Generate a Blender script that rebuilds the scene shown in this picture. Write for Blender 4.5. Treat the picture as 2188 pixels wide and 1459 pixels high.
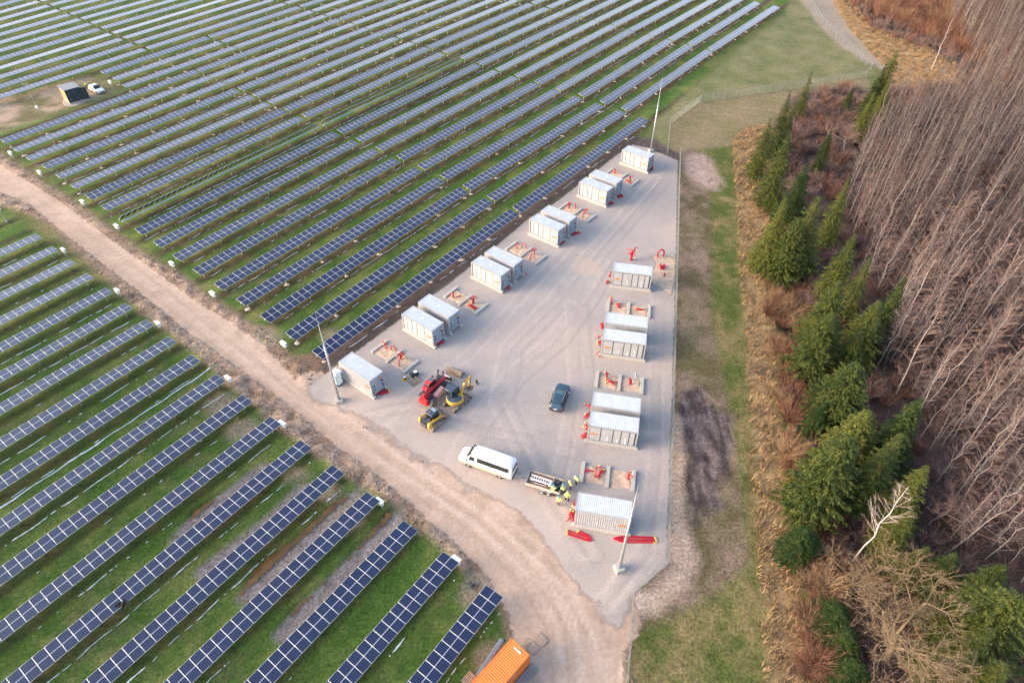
import bpy, math, random
import numpy as np
from mathutils import Vector, Matrix
R = math.radians
rnd = random.Random(7)
nr = np.random.default_rng(7)
scene = bpy.context.scene
for o in list(bpy.data.objects): bpy.data.objects.remove(o)
COL = scene.collection

# ------------------------------------------------------------------ camera
PW, PH = 2188.0, 1459.0
FPX, PITCH, CAMH = 1389.57, R(43.505), 65.42
cam_d = bpy.data.cameras.new('camera'); cam = bpy.data.objects.new('camera', cam_d); COL.objects.link(cam)
cam_d.sensor_width = 36; cam_d.lens = FPX / PW * 36; cam_d.clip_end = 6000; cam_d.clip_start = 0.5
cam.location = (0, 0, CAMH); cam.rotation_euler = (math.pi / 2 - PITCH, 0, 0)
scene.camera = cam
# ------------------------------------------------------------------ light
SUN_EL, SUN_AZ = R(17), R(262)      # low sun in the west-south-west (azimuth from +Y clockwise)
world = bpy.data.worlds.new('World'); scene.world = world; world.use_nodes = True
wn = world.node_tree.nodes; wl = world.node_tree.links; wn.clear()
sky = wn.new('ShaderNodeTexSky'); sky.sky_type = 'NISHITA'; sky.sun_disc = False
sky.sun_elevation = SUN_EL; sky.sun_rotation = SUN_AZ
sky.air_density = 1.0; sky.dust_density = 3.6; sky.ozone_density = 1.0
bg = wn.new('ShaderNodeBackground'); bg.inputs[1].default_value = 0.15
wo = wn.new('ShaderNodeOutputWorld'); wl.new(sky.outputs[0], bg.inputs[0]); wl.new(bg.outputs[0], wo.inputs[0])
sun_d = bpy.data.lights.new('sun', 'SUN'); sun = bpy.data.objects.new('sun', sun_d); COL.objects.link(sun)
sun_d.energy = 0.65; sun_d.angle = R(40); sun_d.color = (1.0, 0.82, 0.72)
sv = Vector((math.sin(SUN_AZ) * math.cos(SUN_EL), math.cos(SUN_AZ) * math.cos(SUN_EL), math.sin(SUN_EL)))
sun.rotation_euler = sv.to_track_quat('Z', 'Y').to_euler()
scene.render.engine = 'CYCLES'; scene.cycles.use_denoising = True; scene.cycles.denoiser = 'OPENIMAGEDENOISE'; scene.cycles.denoising_input_passes = 'RGB_ALBEDO_NORMAL'; scene.cycles.denoising_prefilter = 'ACCURATE'
scene.view_settings.view_transform = 'Standard'; scene.view_settings.look = 'None'
scene.view_settings.exposure = 1.82; scene.view_settings.gamma = 1.0

# ------------------------------------------------------------------ helpers
_sp, _cp = math.sin(PITCH), math.cos(PITCH)
def at(px, py, z=0.0):
    """point of the world plane at height z seen at photo pixel px, py"""
    u, v = (px - PW / 2) / FPX, (PH / 2 - py) / FPX
    dx, dy, dz = u, _cp + v * _sp, -_sp + v * _cp
    t = (z - CAMH) / dz
    return Vector((dx * t, dy * t, z))
def link(o, parent=None):
    COL.objects.link(o)
    if parent is not None: o.parent = parent
    return o
def tag(o, label=None, cat=None, group=None, kind=None):
    if label: o['label'] = label
    if cat: o['category'] = cat
    if group: o['group'] = group
    if kind: o['kind'] = kind
    return o
def thing(name, label, cat, loc=(0, 0, 0), rz=0.0, group=None):
    o = bpy.data.objects.new(name, None); o.empty_display_size = 0.5
    link(o); o.location = loc; o.rotation_euler = (0, 0, rz)
    return tag(o, label, cat, group)
class MB:
    def __init__(s): s.v = []; s.f = []; s.m = []; s.uv = {}
    def add(s, vs, fs, mi=0):
        b = len(s.v); s.v += [tuple(p) for p in vs]
        for f in fs: s.f.append(tuple(b + i for i in f)); s.m.append(mi)
        return s
    def box(s, c, d, mi=0, rot=None, taper=1.0, ty=None):
        x, y, z = d[0] / 2, d[1] / 2, d[2] / 2; ty = taper if ty is None else ty
        vs = [Vector((sx * x * (taper if k else 1), sy * y * (ty if k else 1), (z if k else -z))) for k in (0, 1) for sx, sy in ((-1, -1), (1, -1), (1, 1), (-1, 1))]
        if rot is not None: vs = [rot @ p for p in vs]
        c = Vector(c)
        return s.add([p + c for p in vs], [(3, 2, 1, 0), (4, 5, 6, 7), (0, 1, 5, 4), (1, 2, 6, 5), (2, 3, 7, 6), (3, 0, 4, 7)], mi)
    def bar(s, a, b, w, h=None, mi=0, up=(0, 0, 1)):
        a, b = Vector(a), Vector(b); h = h or w; d = (b - a); L = d.length
        x = d.normalized(); u = Vector(up)
        if abs(x.dot(u)) > .98: u = Vector((1, 0, 0))
        y = u.cross(x).normalized(); z = x.cross(y)
        m = Matrix((x, y, z)).transposed()
        return s.box((a + b) / 2, (L, w, h), mi, m)
    def tube(s, pts, r, n=8, mi=0, caps=True):
        pts = [Vector(p) for p in pts]; rs = r if isinstance(r, (list, tuple)) else [r] * len(pts)
        b = len(s.v); prev = None
        for i, p in enumerate(pts):
            t = (pts[min(i + 1, len(pts) - 1)] - pts[max(i - 1, 0)]).normalized()
            if prev is None: u = t.cross(Vector((0, 0, 1)) if abs(t.z) < .9 else Vector((1, 0, 0))).normalized()
            else: u = (prev - t * prev.dot(t)).normalized()
            prev = u; w = t.cross(u)
            for k in range(n):
                a = 2 * math.pi * k / n; s.v.append(tuple(p + (u * math.cos(a) + w * math.sin(a)) * rs[i]))
        for i in range(len(pts) - 1):
            for k in range(n):
                s.f.append((b + i * n + k, b + i * n + (k + 1) % n, b + (i + 1) * n + (k + 1) % n, b + (i + 1) * n + k)); s.m.append(mi)
        if caps:
            s.f.append(tuple(b + k for k in reversed(range(n)))); s.m.append(mi)
            e = b + (len(pts) - 1) * n; s.f.append(tuple(e + k for k in range(n))); s.m.append(mi)
        return s
    def cyl(s, a, b, r, n=16, mi=0, r2=None): return s.tube([a, b], [r, r if r2 is None else r2], n, mi)
    def prism(s, prof, y0, y1, mi=0, T=None):
        """profile of (x,z) points extruded along y"""
        n = len(prof); vs = [Vector((x, y0, z)) for x, z in prof] + [Vector((x, y1, z)) for x, z in prof]
        if T is not None: vs = [T @ v for v in vs]
        fs = [tuple(range(n)), tuple(range(2 * n - 1, n - 1, -1))] + [(i, i + n, (i + 1) % n + n, (i + 1) % n) for i in range(n)]
        return s.add(vs, fs, mi)
    def loft(s, secs, mi=0, closed=True, caps=True):
        n = len(secs[0]); b = len(s.v)
        for q in secs: s.v += [tuple(p) for p in q]
        for i in range(len(secs) - 1):
            for k in range(n if closed else n - 1):
                s.f.append((b + i * n + k, b + i * n + (k + 1) % n, b + (i + 1) * n + (k + 1) % n, b + (i + 1) * n + k)); s.m.append(mi)
        if caps:
            s.f.append(tuple(b + k for k in reversed(range(n)))); s.m.append(mi)
            e = b + (len(secs) - 1) * n; s.f.append(tuple(e + k for k in range(n))); s.m.append(mi)
        return s
    def mesh(s, name, mats, smooth=False):
        me = bpy.data.meshes.new(name); me.from_pydata(s.v, [], s.f)
        for m in (mats if isinstance(mats, (list, tuple)) else [mats]): me.materials.append(m)
        me.polygons.foreach_set('material_index', s.m)
        if smooth: me.polygons.foreach_set('use_smooth', [True] * len(me.polygons))
        me.update(); return me
    def obj(s, name, mats, parent=None, smooth=False, bevel=0, loc=None, rz=None):
        o = bpy.data.objects.new(name, s.mesh(name, mats, smooth)); link(o, parent)
        if bevel:
            m = o.modifiers.new('bevel', 'BEVEL'); m.width = bevel; m.segments = 2; m.limit_method = 'ANGLE'; m.angle_limit = R(35)
        if loc is not None: o.location = loc
        if rz is not None: o.rotation_euler.z = rz
        return o
def fastmesh(name, V, F, mats, mi=None, smooth=False, cols=None, uv=None):
    """V (n,3), F (m,k) numpy arrays"""
    me = bpy.data.meshes.new(name); n, k = F.shape
    me.vertices.add(len(V)); me.vertices.foreach_set('co', np.ascontiguousarray(V, dtype=np.float32).ravel())
    me.loops.add(n * k); me.loops.foreach_set('vertex_index', np.ascontiguousarray(F, dtype=np.int32).ravel())
    me.polygons.add(n); me.polygons.foreach_set('loop_start', np.arange(0, n * k, k, dtype=np.int32))
    try: me.polygons.foreach_set('loop_total', np.full(n, k, dtype=np.int32))
    except Exception: pass
    for m in (mats if isinstance(mats, (list, tuple)) else [mats]): me.materials.append(m)
    if mi is not None: me.polygons.foreach_set('material_index', np.ascontiguousarray(mi, dtype=np.int32))
    if smooth: me.polygons.foreach_set('use_smooth', np.ones(n, dtype=bool))
    if cols is not None:
        for nm, c in cols.items():
            if c.ndim == 1:
                a = me.attributes.new(nm, 'FLOAT', 'POINT'); a.data.foreach_set('value', c.astype(np.float32))
            else:
                a = me.attributes.new(nm, 'FLOAT_COLOR', 'POINT'); a.data.foreach_set('color', c.astype(np.float32).ravel())
    if uv is not None:
        l = me.uv_layers.new(name='UVMap'); l.data.foreach_set('uv', np.ascontiguousarray(uv, dtype=np.float32).ravel())
    me.update(calc_edges=True); me.validate(); return me
def copy_tree(src, **kw):
    c = src.copy(); link(c)
    for ch in src.children:
        d = ch.copy(); link(d, c)
        for g in ch.children: e = g.copy(); link(e, d)
    return c

# ------------------------------------------------------------------ materials
def M(name, rgb, rough=.6, metal=0.0, var=.12, scale=4.0, bump=0.0, bscale=30.0, dirt=None, dirtk=.0, spec=.5, objrand=0.0):
    m = bpy.data.materials.new(name); m.use_nodes = True; nt = m.node_tree; N = nt.nodes; L = nt.links
    b = N['Principled BSDF']; b.inputs['Roughness'].default_value = rough; b.inputs['Metallic'].default_value = metal
    b.inputs['Specular IOR Level'].default_value = spec
    tc = N.new('ShaderNodeTexCoord'); no = N.new('ShaderNodeTexNoise'); no.inputs['Scale'].default_value = scale; no.inputs['Detail'].default_value = 5
    L.new(tc.outputs['Object'], no.inputs['Vector'])
    mr = N.new('ShaderNodeMapRange'); mr.inputs[1].default_value = .3; mr.inputs[2].default_value = .7
    mr.inputs[3].default_value = 1 - var; mr.inputs[4].default_value = 1 + var; L.new(no.outputs[0], mr.inputs[0])
    mu = N.new('ShaderNodeVectorMath'); mu.operation = 'SCALE'; mu.inputs[0].default_value = rgb; L.new(mr.outputs[0], mu.inputs['Scale'])
    out = mu.outputs[0]
    if objrand:
        oi = N.new('ShaderNodeObjectInfo'); m2 = N.new('ShaderNodeMapRange'); m2.inputs[3].default_value = 1 - objrand; m2.inputs[4].default_value = 1 + objrand
        L.new(oi.outputs['Random'], m2.inputs[0]); mv = N.new('ShaderNodeVectorMath'); mv.operation = 'SCALE'; L.new(out, mv.inputs[0]); L.new(m2.outputs[0], mv.inputs['Scale']); out = mv.outputs[0]
    if dirt:
        n2 = N.new('ShaderNodeTexNoise'); n2.inputs['Scale'].default_value = 2.2; n2.inputs['Detail'].default_value = 6; L.new(tc.outputs['Object'], n2.inputs['Vector'])
        r2 = N.new('ShaderNodeMapRange'); r2.inputs[1].default_value = .62 - dirtk * .35; r2.inputs[2].default_value = .72; L.new(n2.outputs[0], r2.inputs[0])
        mx = N.new('ShaderNodeMix'); mx.data_type = 'RGBA'; L.new(r2.outputs[0], mx.inputs[0]); L.new(out, mx.inputs[6]); mx.inputs[7].default_value = (*dirt, 1); out = mx.outputs[2]
    L.new(out, b.inputs['Base Color'])
    if bump:
        n3 = N.new('ShaderNodeTexNoise'); n3.inputs['Scale'].default_value = bscale; n3.inputs['Detail'].default_value = 4; L.new(tc.outputs['Object'], n3.inputs['Vector'])
        bp = N.new('ShaderNodeBump'); bp.inputs['Strength'].default_value = bump; bp.inputs['Distance'].default_value = .03; L.new(n3.outputs[0], bp.inputs['Height']); L.new(bp.outputs[0], b.inputs['Normal'])
    return m
SAND = (.42, .30, .22)
m_galv = M('galvanised', (.50, .51, .53), .45, .6)
m_tube = M('tube_steel', (.55, .55, .56), .5, .05)
m_alu = M('aluminium', (.52, .53, .55), .45, .2, .04)
m_conc = M('concrete', (.46, .43, .39), .85, 0, .15, 6, .3)
m_contl = M('container_paint', (.415, .415, .44), .5, 0, .06, 1.5, dirt=(.42, .38, .34), dirtk=.1)
m_roofsky = M('container_roof_skylit', (.56, .585, .60), .45, 0, .06, 1.2, dirt=(.50, .52, .52), dirtk=.15)  # container grey made paler and bluer, sky light put into the roof colour
m_contd = M('container_shaded_end_and_mark', (.33, .40, .48), .5, 0, .08, 2)  # bluish shade of the door ends put into the colour; roof marks share it
m_dark = M('dark_seal', (.05, .06, .08), .6)
m_white = M('white_paint', (.80, .80, .80), .4, 0, .03)
m_whited = M('white_muddy', (.78, .78, .77), .35, 0, .04, dirt=(.60, .52, .44), dirtk=.15)
m_orange = M('label_orange', (.75, .22, .04), .5, 0, .05)
m_orangec = M('container_orange', (.80, .21, .035), .45, 0, .05, 1.5, dirt=(.62, .20, .06), dirtk=.15)
m_red = M('conduit_red', (.52, .006, .028), .45, 0, .15)
m_yelcap = M('cap_yellow', (.75, .60, .12), .5)
m_glass = M('window_glass', (.02, .03, .035), .08, 0, .05, spec=.8)
m_glassg = M('tinted_glass', (.05, .16, .18), .1, 0, .05, spec=.8)
m_tyre = M('tyre_rubber', (.13, .105, .085), .9, 0, .3, dirt=(.27, .21, .16), dirtk=.6)
m_tyreclean = M('tyre_black', (.03, .03, .03), .8, 0, .2)
m_rim = M('wheel_rim', (.45, .45, .46), .4, .5)
m_black = M('black_plastic', (.02, .022, .025), .5)
m_redm = M('machine_red', (.62, .02, .03), .38, 0, .06, dirt=(.42, .18, .14), dirtk=.1)
m_pinkm = M('dusty_red', (.55, .28, .26), .7, 0, .15, dirt=(.50, .42, .36), dirtk=.4)
m_yelm = M('machine_yellow', (.72, .40, .06), .45, 0, .08, dirt=(.45, .34, .22), dirtk=.25)
m_blackm = M('machine_dark', (.05, .06, .08), .45, 0, .1, dirt=(.20, .16, .13), dirtk=.2)
m_bluer = M('cab_roof_dark', (.055, .08, .12), .3, 0, .1, dirt=(.16, .15, .15), dirtk=.2)
m_mudm = M('muddy_steel', (.22, .17, .13), .85, 0, .25, dirt=(.36, .28, .21), dirtk=.5)
m_teal = M('toilet_teal', (.01, .22, .30), .45)
m_suv = M('car_paint_slate', (.055, .095, .150), .25, .3, .03)
m_hiv = M('hi_vis_yellow', (.72, .80, .22), .7, 0, .1)
m_grey = M('reflective_grey', (.45, .46, .46), .5)
m_navy = M('trousers_navy', (.02, .025, .04), .8, 0, .2)
m_pant = M('trousers_mauve', (.16, .08, .12), .8, 0, .2)
m_skin = M('skin', (.45, .25, .18), .6)
m_helm = M('helmet_blue', (.02, .32, .45), .35)
m_wood = M('pallet_wood', (.34, .22, .16), .8, 0, .25, 6)
m_woodp = M('wood_pale', (.50, .38, .28), .8, 0, .25, 6)
m_hutw = M('hut_timber', (.42, .25, .11), .7, 0, .12, 3)
m_hutd = M('hut_dark', (.035, .04, .05), .6, 0, .12)
m_hutr = M('hut_roof_sheet', (.26, .27, .29), .6, 0, .1)
m_copper = M('cable_copper', (.45, .16, .06), .5, 0, .3, 14)
m_mag = M('magenta_tarp', (.70, .01, .12), .5)
m_lred = M('tail_light_red', (.6, .02, .02), .3)
m_bird = M('bird_black', (.004, .004, .004), .9)
m_mesh = M('fence_wire', (.34, .36, .36), .5, .4)
m_snow = M('snow_slush', (.85, .86, .88), .7, 0, .04)
m_bark = M('bark_brown', (.13, .095, .07), .9, 0, .2)
m_barkp = M('bark_pale', (.29, .245, .23), .85, 0, .22, 3, objrand=.25)
m_barkb = M('bark_birch', (.50, .46, .44), .7, 0, .15, 2)
m_twig = M('twig_purple', (.190, .124, .110), .9, 0, .25, objrand=.35)
m_twigo = M('twig_ochre', (.22, .155, .095), .9, 0, .25)
m_bush = M('bush_red', (.185, .085, .055), .9, 0, .3, objrand=.35)
m_busht = M('bush_tan', (.30, .19, .11), .9, 0, .3, objrand=.25)
m_dry = M('dry_grass_blades', (.37, .245, .130), .9, 0, .45, .5)
m_clod = M('soil_clod', (.26, .18, .13), .95, 0, .3, 2)

def leafmat(name, c1, c2):
    m = bpy.data.materials.new(name); m.use_nodes = True; N = m.node_tree.nodes; L = m.node_tree.links
    b = N['Principled BSDF']; b.inputs['Roughness'].default_value = .75; b.inputs['Specular IOR Level'].default_value = .25
    tc = N.new('ShaderNodeTexCoord'); no = N.new('ShaderNodeTexNoise'); no.inputs['Scale'].default_value = .9; no.inputs['Detail'].default_value = 6
    L.new(tc.outputs['Object'], no.inputs['Vector'])
    oi = N.new('ShaderNodeObjectInfo'); ad = N.new('ShaderNodeMath'); ad.operation = 'MULTIPLY_ADD'; ad.inputs[1].default_value = .38; L.new(oi.outputs['Random'], ad.inputs[0]); L.new(no.outputs[0], ad.inputs[2])
    mr = N.new('ShaderNodeMapRange'); mr.inputs[1].default_value = .45; mr.inputs[2].default_value = 1.0; L.new(ad.outputs[0], mr.inputs[0])
    mx = N.new('ShaderNodeMix'); mx.data_type = 'RGBA'; L.new(mr.outputs[0], mx.inputs[0]); mx.inputs[6].default_value = (*c1, 1); mx.inputs[7].default_value = (*c2, 1)
    L.new(mx.outputs[2], b.inputs['Base Color']); return m
m_spruce = leafmat('spruce_needles', (.016, .039, .009), (.138, .145, .028))
m_thuja = leafmat('broad_conifer_needles', (.022, .048, .010), (.155, .158, .032))

def panelmat():
    m = bpy.data.materials.new('module_glass'); m.use_nodes = True; N = m.node_tree.nodes; L = m.node_tree.links
    b = N['Principled BSDF']; b.inputs['Roughness'].default_value = .2; b.inputs['IOR'].default_value = 1.5; b.inputs['Specular IOR Level'].default_value = .5; b.inputs['Sheen Weight'].default_value = .85; b.inputs['Sheen Roughness'].default_value = .35; b.inputs['Sheen Tint'].default_value = (.72, .82, 1, 1)
    uv = N.new('ShaderNodeUVMap'); sx = N.new('ShaderNodeSeparateXYZ'); L.new(uv.outputs[0], sx.inputs[0])
    def math_(op, a, bb=None, c=None):
        n = N.new('ShaderNodeMath'); n.operation = op
        for i, v in enumerate((a, bb, c)):
            if v is None: continue
            if isinstance(v, (int, float)): n.inputs[i].default_value = v
            else: L.new(v, n.inputs[i])
        return n.outputs[0]
    fr = math_('FRACT', math_('MULTIPLY', sx.outputs[0], 6)); dl = math_('ABSOLUTE', math_('SUBTRACT', fr, .5))
    line = math_('GREATER_THAN', dl, .455)
    cen = math_('LESS_THAN', math_('ABSOLUTE', math_('SUBTRACT', sx.outputs[1], .5)), .011)
    oi = N.new('ShaderNodeObjectInfo'); geo = N.new('ShaderNodeNewGeometry')
    wn_ = N.new('ShaderNodeTexWhiteNoise'); wn_.noise_dimensions = '4D'
    sn = N.new('ShaderNodeCombineXYZ'); L.new(math_('FLOOR', math_('MULTIPLY', sx.outputs[0], 6)), sn.inputs[0]); L.new(math_('FLOOR', math_('MULTIPLY', sx.outputs[1], 2)), sn.inputs[1])
    L.new(sn.outputs[0], wn_.inputs['Vector']); L.new(math_('MULTIPLY', oi.outputs['Random'], 50), wn_.inputs['W'])
    mx = N.new('ShaderNodeMix'); mx.data_type = 'RGBA'; L.new(wn_.outputs[0], mx.inputs[0]); mx.inputs[6].default_value = (.003, .010, .042, 1); mx.inputs[7].default_value = (.006, .014, .054, 1)
    m2 = N.new('ShaderNodeMix'); m2.data_type = 'RGBA'; L.new(line, m2.inputs[0]); L.new(mx.outputs[2], m2.inputs[6]); m2.inputs[7].default_value = (.09, .11, .20, 1)
    m3 = N.new('ShaderNodeMix'); m3.data_type = 'RGBA'; L.new(cen, m3.inputs[0]); L.new(m2.outputs[2], m3.inputs[6]); m3.inputs[7].default_value = (.55, .58, .66, 1)
    L.new(m3.outputs[2], b.inputs['Base Color']); return m
m_panel = panelmat()
m_pback = M('module_back', (.060, .050, .055), .8, 0, .2)

# ------------------------------------------------------------------ noise and fields (numpy)
def vnoise(x, y, seed):
    xi = np.floor(x).astype(np.int64); yi = np.floor(y).astype(np.int64); fx = x - xi; fy = y - yi
    fx = fx * fx * (3 - 2 * fx); fy = fy * fy * (3 - 2 * fy)
    def h(a, b):
        n = (a * 374761393 + b * 668265263 + seed * 974634777) & 0x7fffffff
        n = ((n ^ (n >> 13)) * 1274126177) & 0x7fffffff
        return ((n ^ (n >> 16)) & 0xffff) / 65535.0
    return (h(xi, yi) * (1 - fx) + h(xi + 1, yi) * fx) * (1 - fy) + (h(xi, yi + 1) * (1 - fx) + h(xi + 1, yi + 1) * fx) * fy
def fbm(x, y, s, seed, o=4):
    r = 0; a = .5; t = 0
    for i in range(o): r = r + a * vnoise(x / s, y / s, seed + i * 17); t += a; s *= .5; a *= .55
    return r / t
def sdf(poly, X, Y):
    """signed distance to polygon, negative inside"""
    P = np.array(poly); d = np.full(X.shape, 1e18); ins = np.zeros(X.shape, bool)
    for i in range(len(P)):
        ax, ay = P[i]; bx, by = P[(i + 1) % len(P)]
        ex, ey = bx - ax, by - ay; wx, wy = X - ax, Y - ay
        t = np.clip((wx * ex + wy * ey) / (ex * ex + ey * ey + 1e-9), 0, 1)
        d = np.minimum(d, (wx - ex * t) ** 2 + (wy - ey * t) ** 2)
        c = ((ay > Y) != (by > Y)) & (X < (bx - ax) * (Y - ay) / (by - ay + 1e-12) + ax); ins ^= c
    d = np.sqrt(d); return np.where(ins, -d, d)
def G(pts): return [tuple(at(*p)[:2]) for p in pts]

TH = R(53.15); EU = np.array([math.cos(TH), math.sin(TH)]); EV = np.array([-math.sin(TH), math.cos(TH)])
def UV2XY(u, v): return (u * EU[0] + v * EV[0], u * EU[1] + v * EV[1])
# across position of tracker rows (east block) at five stations along the row
UK = [36., 83., 131., 179., 226.]
def start_u(k): return 35.0 + .20 * k
def joint_u(i, k): return [35.0 + .20 * k, 81.9 + .235 * k, 129.8 + .30 * k, 177.0 + .40 * k, 224.9 + .35 * k, 272. + .35 * k, 319. + .35 * k][i]
VK = [([0, 8, 17, 34], [60.5, 108.75, 163.1, 266.0]),
      ([0, 2, 5, 8, 12, 17, 21, 24, 27, 31, 34], [60.44, 72.62, 91.02, 109.6, 133.9, 164.05, 188.9, 207.8, 227.2, 254.5, 276.]),
      ([0, 1, 2, 3, 4, 5, 6, 10, 11, 17, 18, 19, 20, 21, 27, 34], [60.0, 65.9, 71.75, 77.9, 84.3, 90.6, 97.0, 122.3, 128.1, 165.1, 171.1, 177.4, 183.8, 190.1, 228.5, 277.]),
      ([0, 1, 2, 3, 4, 5, 6, 8, 9, 17, 34], [59.9, 66.0, 72.1, 78.2, 84.35, 90.8, 97.0, 109.3, 115.3, 165.5, 278.]),
      ([0, 1, 2, 3, 4, 9, 17, 34], [59.2, 65.2, 71.6, 77.4, 83.7, 115.3, 166., 279.])]
def vrow(k, u):
    vals = [float(np.interp(k, a, b)) for a, b in VK]
    return float(np.interp(u, UK, vals))
def west_v(j): return 19.72 + 5.985 * j
def west_u(j): return 23.4 + .165 * j

P_yard = G([(662, 836), (664, 821), (723, 781), (760, 752), (966, 601), (1062, 525), (1132, 465), (1182, 437), (1235, 396), (1313, 335), (1350, 309), (1387, 317), (1449, 344), (1447, 420), (1445, 540), (1441, 700), (1437, 850), (1431, 1000), (1428, 1100), (1425, 1207), (1352, 1270), (1318, 1330), (1295, 1318), (1245, 1275), (1192, 1226), (1136, 1151), (1092, 1110), (1031, 1072), (950, 1020), (880, 972), (806, 918), (749, 895), (698, 868)])
P_road = G([(-160, 300), (0, 352), (45, 378), (100, 412), (160, 452), (235, 510), (320, 570), (415, 640), (500, 692), (560, 735), (612, 790), (662, 838), (749, 900), (880, 985), (1000, 1060), (1092, 1120), (1170, 1200), (1240, 1280), (1345, 1310), (1338, 1380), (1332, 1459), (1325, 1800), (1150, 1800), (1128, 1459), (1105, 1400), (1084, 1310), (1030, 1215), (947, 1140), (870, 1070), (800, 1010), (727, 960), (634, 882), (550, 816), (450, 744), (400, 709), (329, 650), (274, 606), (201, 549), (113, 480), (60, 435), (0, 412), (-160, 370)])
P_verge = G([(-160, 295), (0, 326), (33, 349), (64, 366), (95, 392), (135, 413), (168, 436), (201, 459), (240, 492), (320, 549), (400, 594), (444, 631), (500, 667), (550, 697), (594, 735), (614, 762), (640, 765), (680, 790), (662, 838), (950, 1023), (1192, 1226), (1320, 1330), (1345, 1310), (1345, 1459), (1340, 1800), (1010, 1800), (1085, 1459), (1090, 1370), (1074, 1300), (1030, 1260), (1004, 1239), (964, 1192), (923, 1159), (863, 1089), (780, 1049), (700, 995), (664, 966), (614, 930), (524, 853), (444, 786), (384, 733), (300, 666), (253, 619), (187, 559), (110, 486), (60, 455), (0, 440), (-160, 390)])
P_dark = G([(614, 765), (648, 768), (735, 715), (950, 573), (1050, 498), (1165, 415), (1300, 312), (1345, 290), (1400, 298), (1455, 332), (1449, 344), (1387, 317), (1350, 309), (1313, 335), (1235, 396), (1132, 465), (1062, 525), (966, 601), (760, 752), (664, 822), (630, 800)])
P_east = G([(1440, 325), (1478, 318), (1515, 335), (1520, 500), (1522, 700), (1560, 880), (1580, 1000), (1600, 1200), (1540, 1260), (1480, 1300), (1400, 1330), (1345, 1345), (1352, 1270), (1425, 1207), (1431, 1000), (1437, 850), (1441, 700), (1445, 540)])
P_mud = G([(1448, 850), (1465, 828), (1505, 832), (1520, 880), (1572, 892), (1572, 930), (1560, 1010), (1545, 1090), (1500, 1110), (1470, 1120), (1456, 1040), (1462, 980), (1455, 930)])
P_pink = G([(1438, 880), (1462, 900), (1475, 1000), (1462, 1080), (1470, 1130), (1490, 1200), (1470, 1260), (1400, 1310), (1352, 1290), (1425, 1210), (1430, 1000)])
P_green = G([(1515, 320), (1572, 310), (1582, 500), (1596, 700), (1605, 900), (1628, 1200), (1645, 1459), (1660, 1900), (1325, 1900), (1338, 1459), (1345, 1345), (1480, 1300), (1600, 1220), (1585, 1000), (1560, 880), (1522, 700), (1518, 500)])
P_strip = G([(1568, 300), (1600, 272), (1645, 270), (1645, 400), (1648, 600), (1655, 800), (1678, 1000), (1700, 1250), (1720, 1459), (1750, 1900), (1655, 1900), (1640, 1459), (1624, 1200), (1603, 900), (1594, 700), (1580, 500)])
P_ditch = G([(1640, 560), (1690, 600), (1735, 700), (1770, 900), (1810, 1150), (1830, 1300), (1850, 1500), (1900, 2000), (1790, 2000), (1775, 1459), (1745, 1200), (1715, 1000), (1690, 800)])
P_forest = G([(1645, 275), (1700, 205), (1800, 182), (1860, 196), (1930, 185), (2040, 175), (2000, 120), (1860, 70), (1810, 10), (1790, -60), (1770, -160), (4200, -160), (4200, 1459), (3600, 3000), (1950, 2600), (1840, 1700), (1790, 1459), (1760, 1200), (1725, 950), (1690, 750), (1665, 560)])
P_brownf = G([(1431, 268), (1496, 219), (1620, 200), (1740, 184), (1850, 165), (1870, 195), (1720, 225), (1650, 272), (1600, 280), (1560, 315), (1478, 322), (1449, 345), (1425, 333)])
P_lawn = G([(1395, 262), (1680, 25), (1700, -40), (1780, -160), (1700, -220), (1740, -60), (1760, 20), (1800, 75), (1855, 120), (1870, 160), (1740, 184), (1496, 219), (1431, 268), (1425, 333), (1400, 315)])
P_track = G([(1700, -10), (1655, -90), (1640, -160), (1690, -160), (1740, -40), (1800, 5), (1845, 60), (1880, 95), (1930, 130), (1900, 160), (1850, 130), (1800, 105), (1755, 60)])
P_tan = G([(1790, -60), (1820, 10), (1865, 60), (1960, 90), (2060, 150), (2060, 185), (1940, 190), (1880, 180), (1900, 150), (1860, 110), (1815, 60), (1780, 0), (1760, -60)])
P_clear = G([(-200, 340), (-40, 298), (40, 270), (130, 240), (210, 212), (262, 188), (205, 160), (130, 176), (40, 203), (-200, 225)])
P_sandpatch = G([(1392, 548), (1412, 545), (1443, 552), (1441, 600), (1434, 632), (1405, 612), (1388, 604), (1392, 580), (1402, 566)])
P_puddles = [G([(380, 1155), (420, 1095), (500, 1045), (560, 1000), (590, 1005), (540, 1060), (480, 1110), (410, 1160)]),
             G([(430, 1220), (500, 1170), (580, 1110), (640, 1050), (665, 1045), (660, 1075), (600, 1130), (520, 1190), (450, 1235)]),
             G([(520, 1270), (560, 1210), (640, 1150), (700, 1090), (735, 1065), (760, 1060), (730, 1110), (660, 1180), (590, 1240), (540, 1280)]),
             G([(600, 1350), (650, 1290), (720, 1230), (790, 1150), (830, 1100), (845, 1110), (800, 1180), (740, 1250), (680, 1310), (620, 1365)])]

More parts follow.
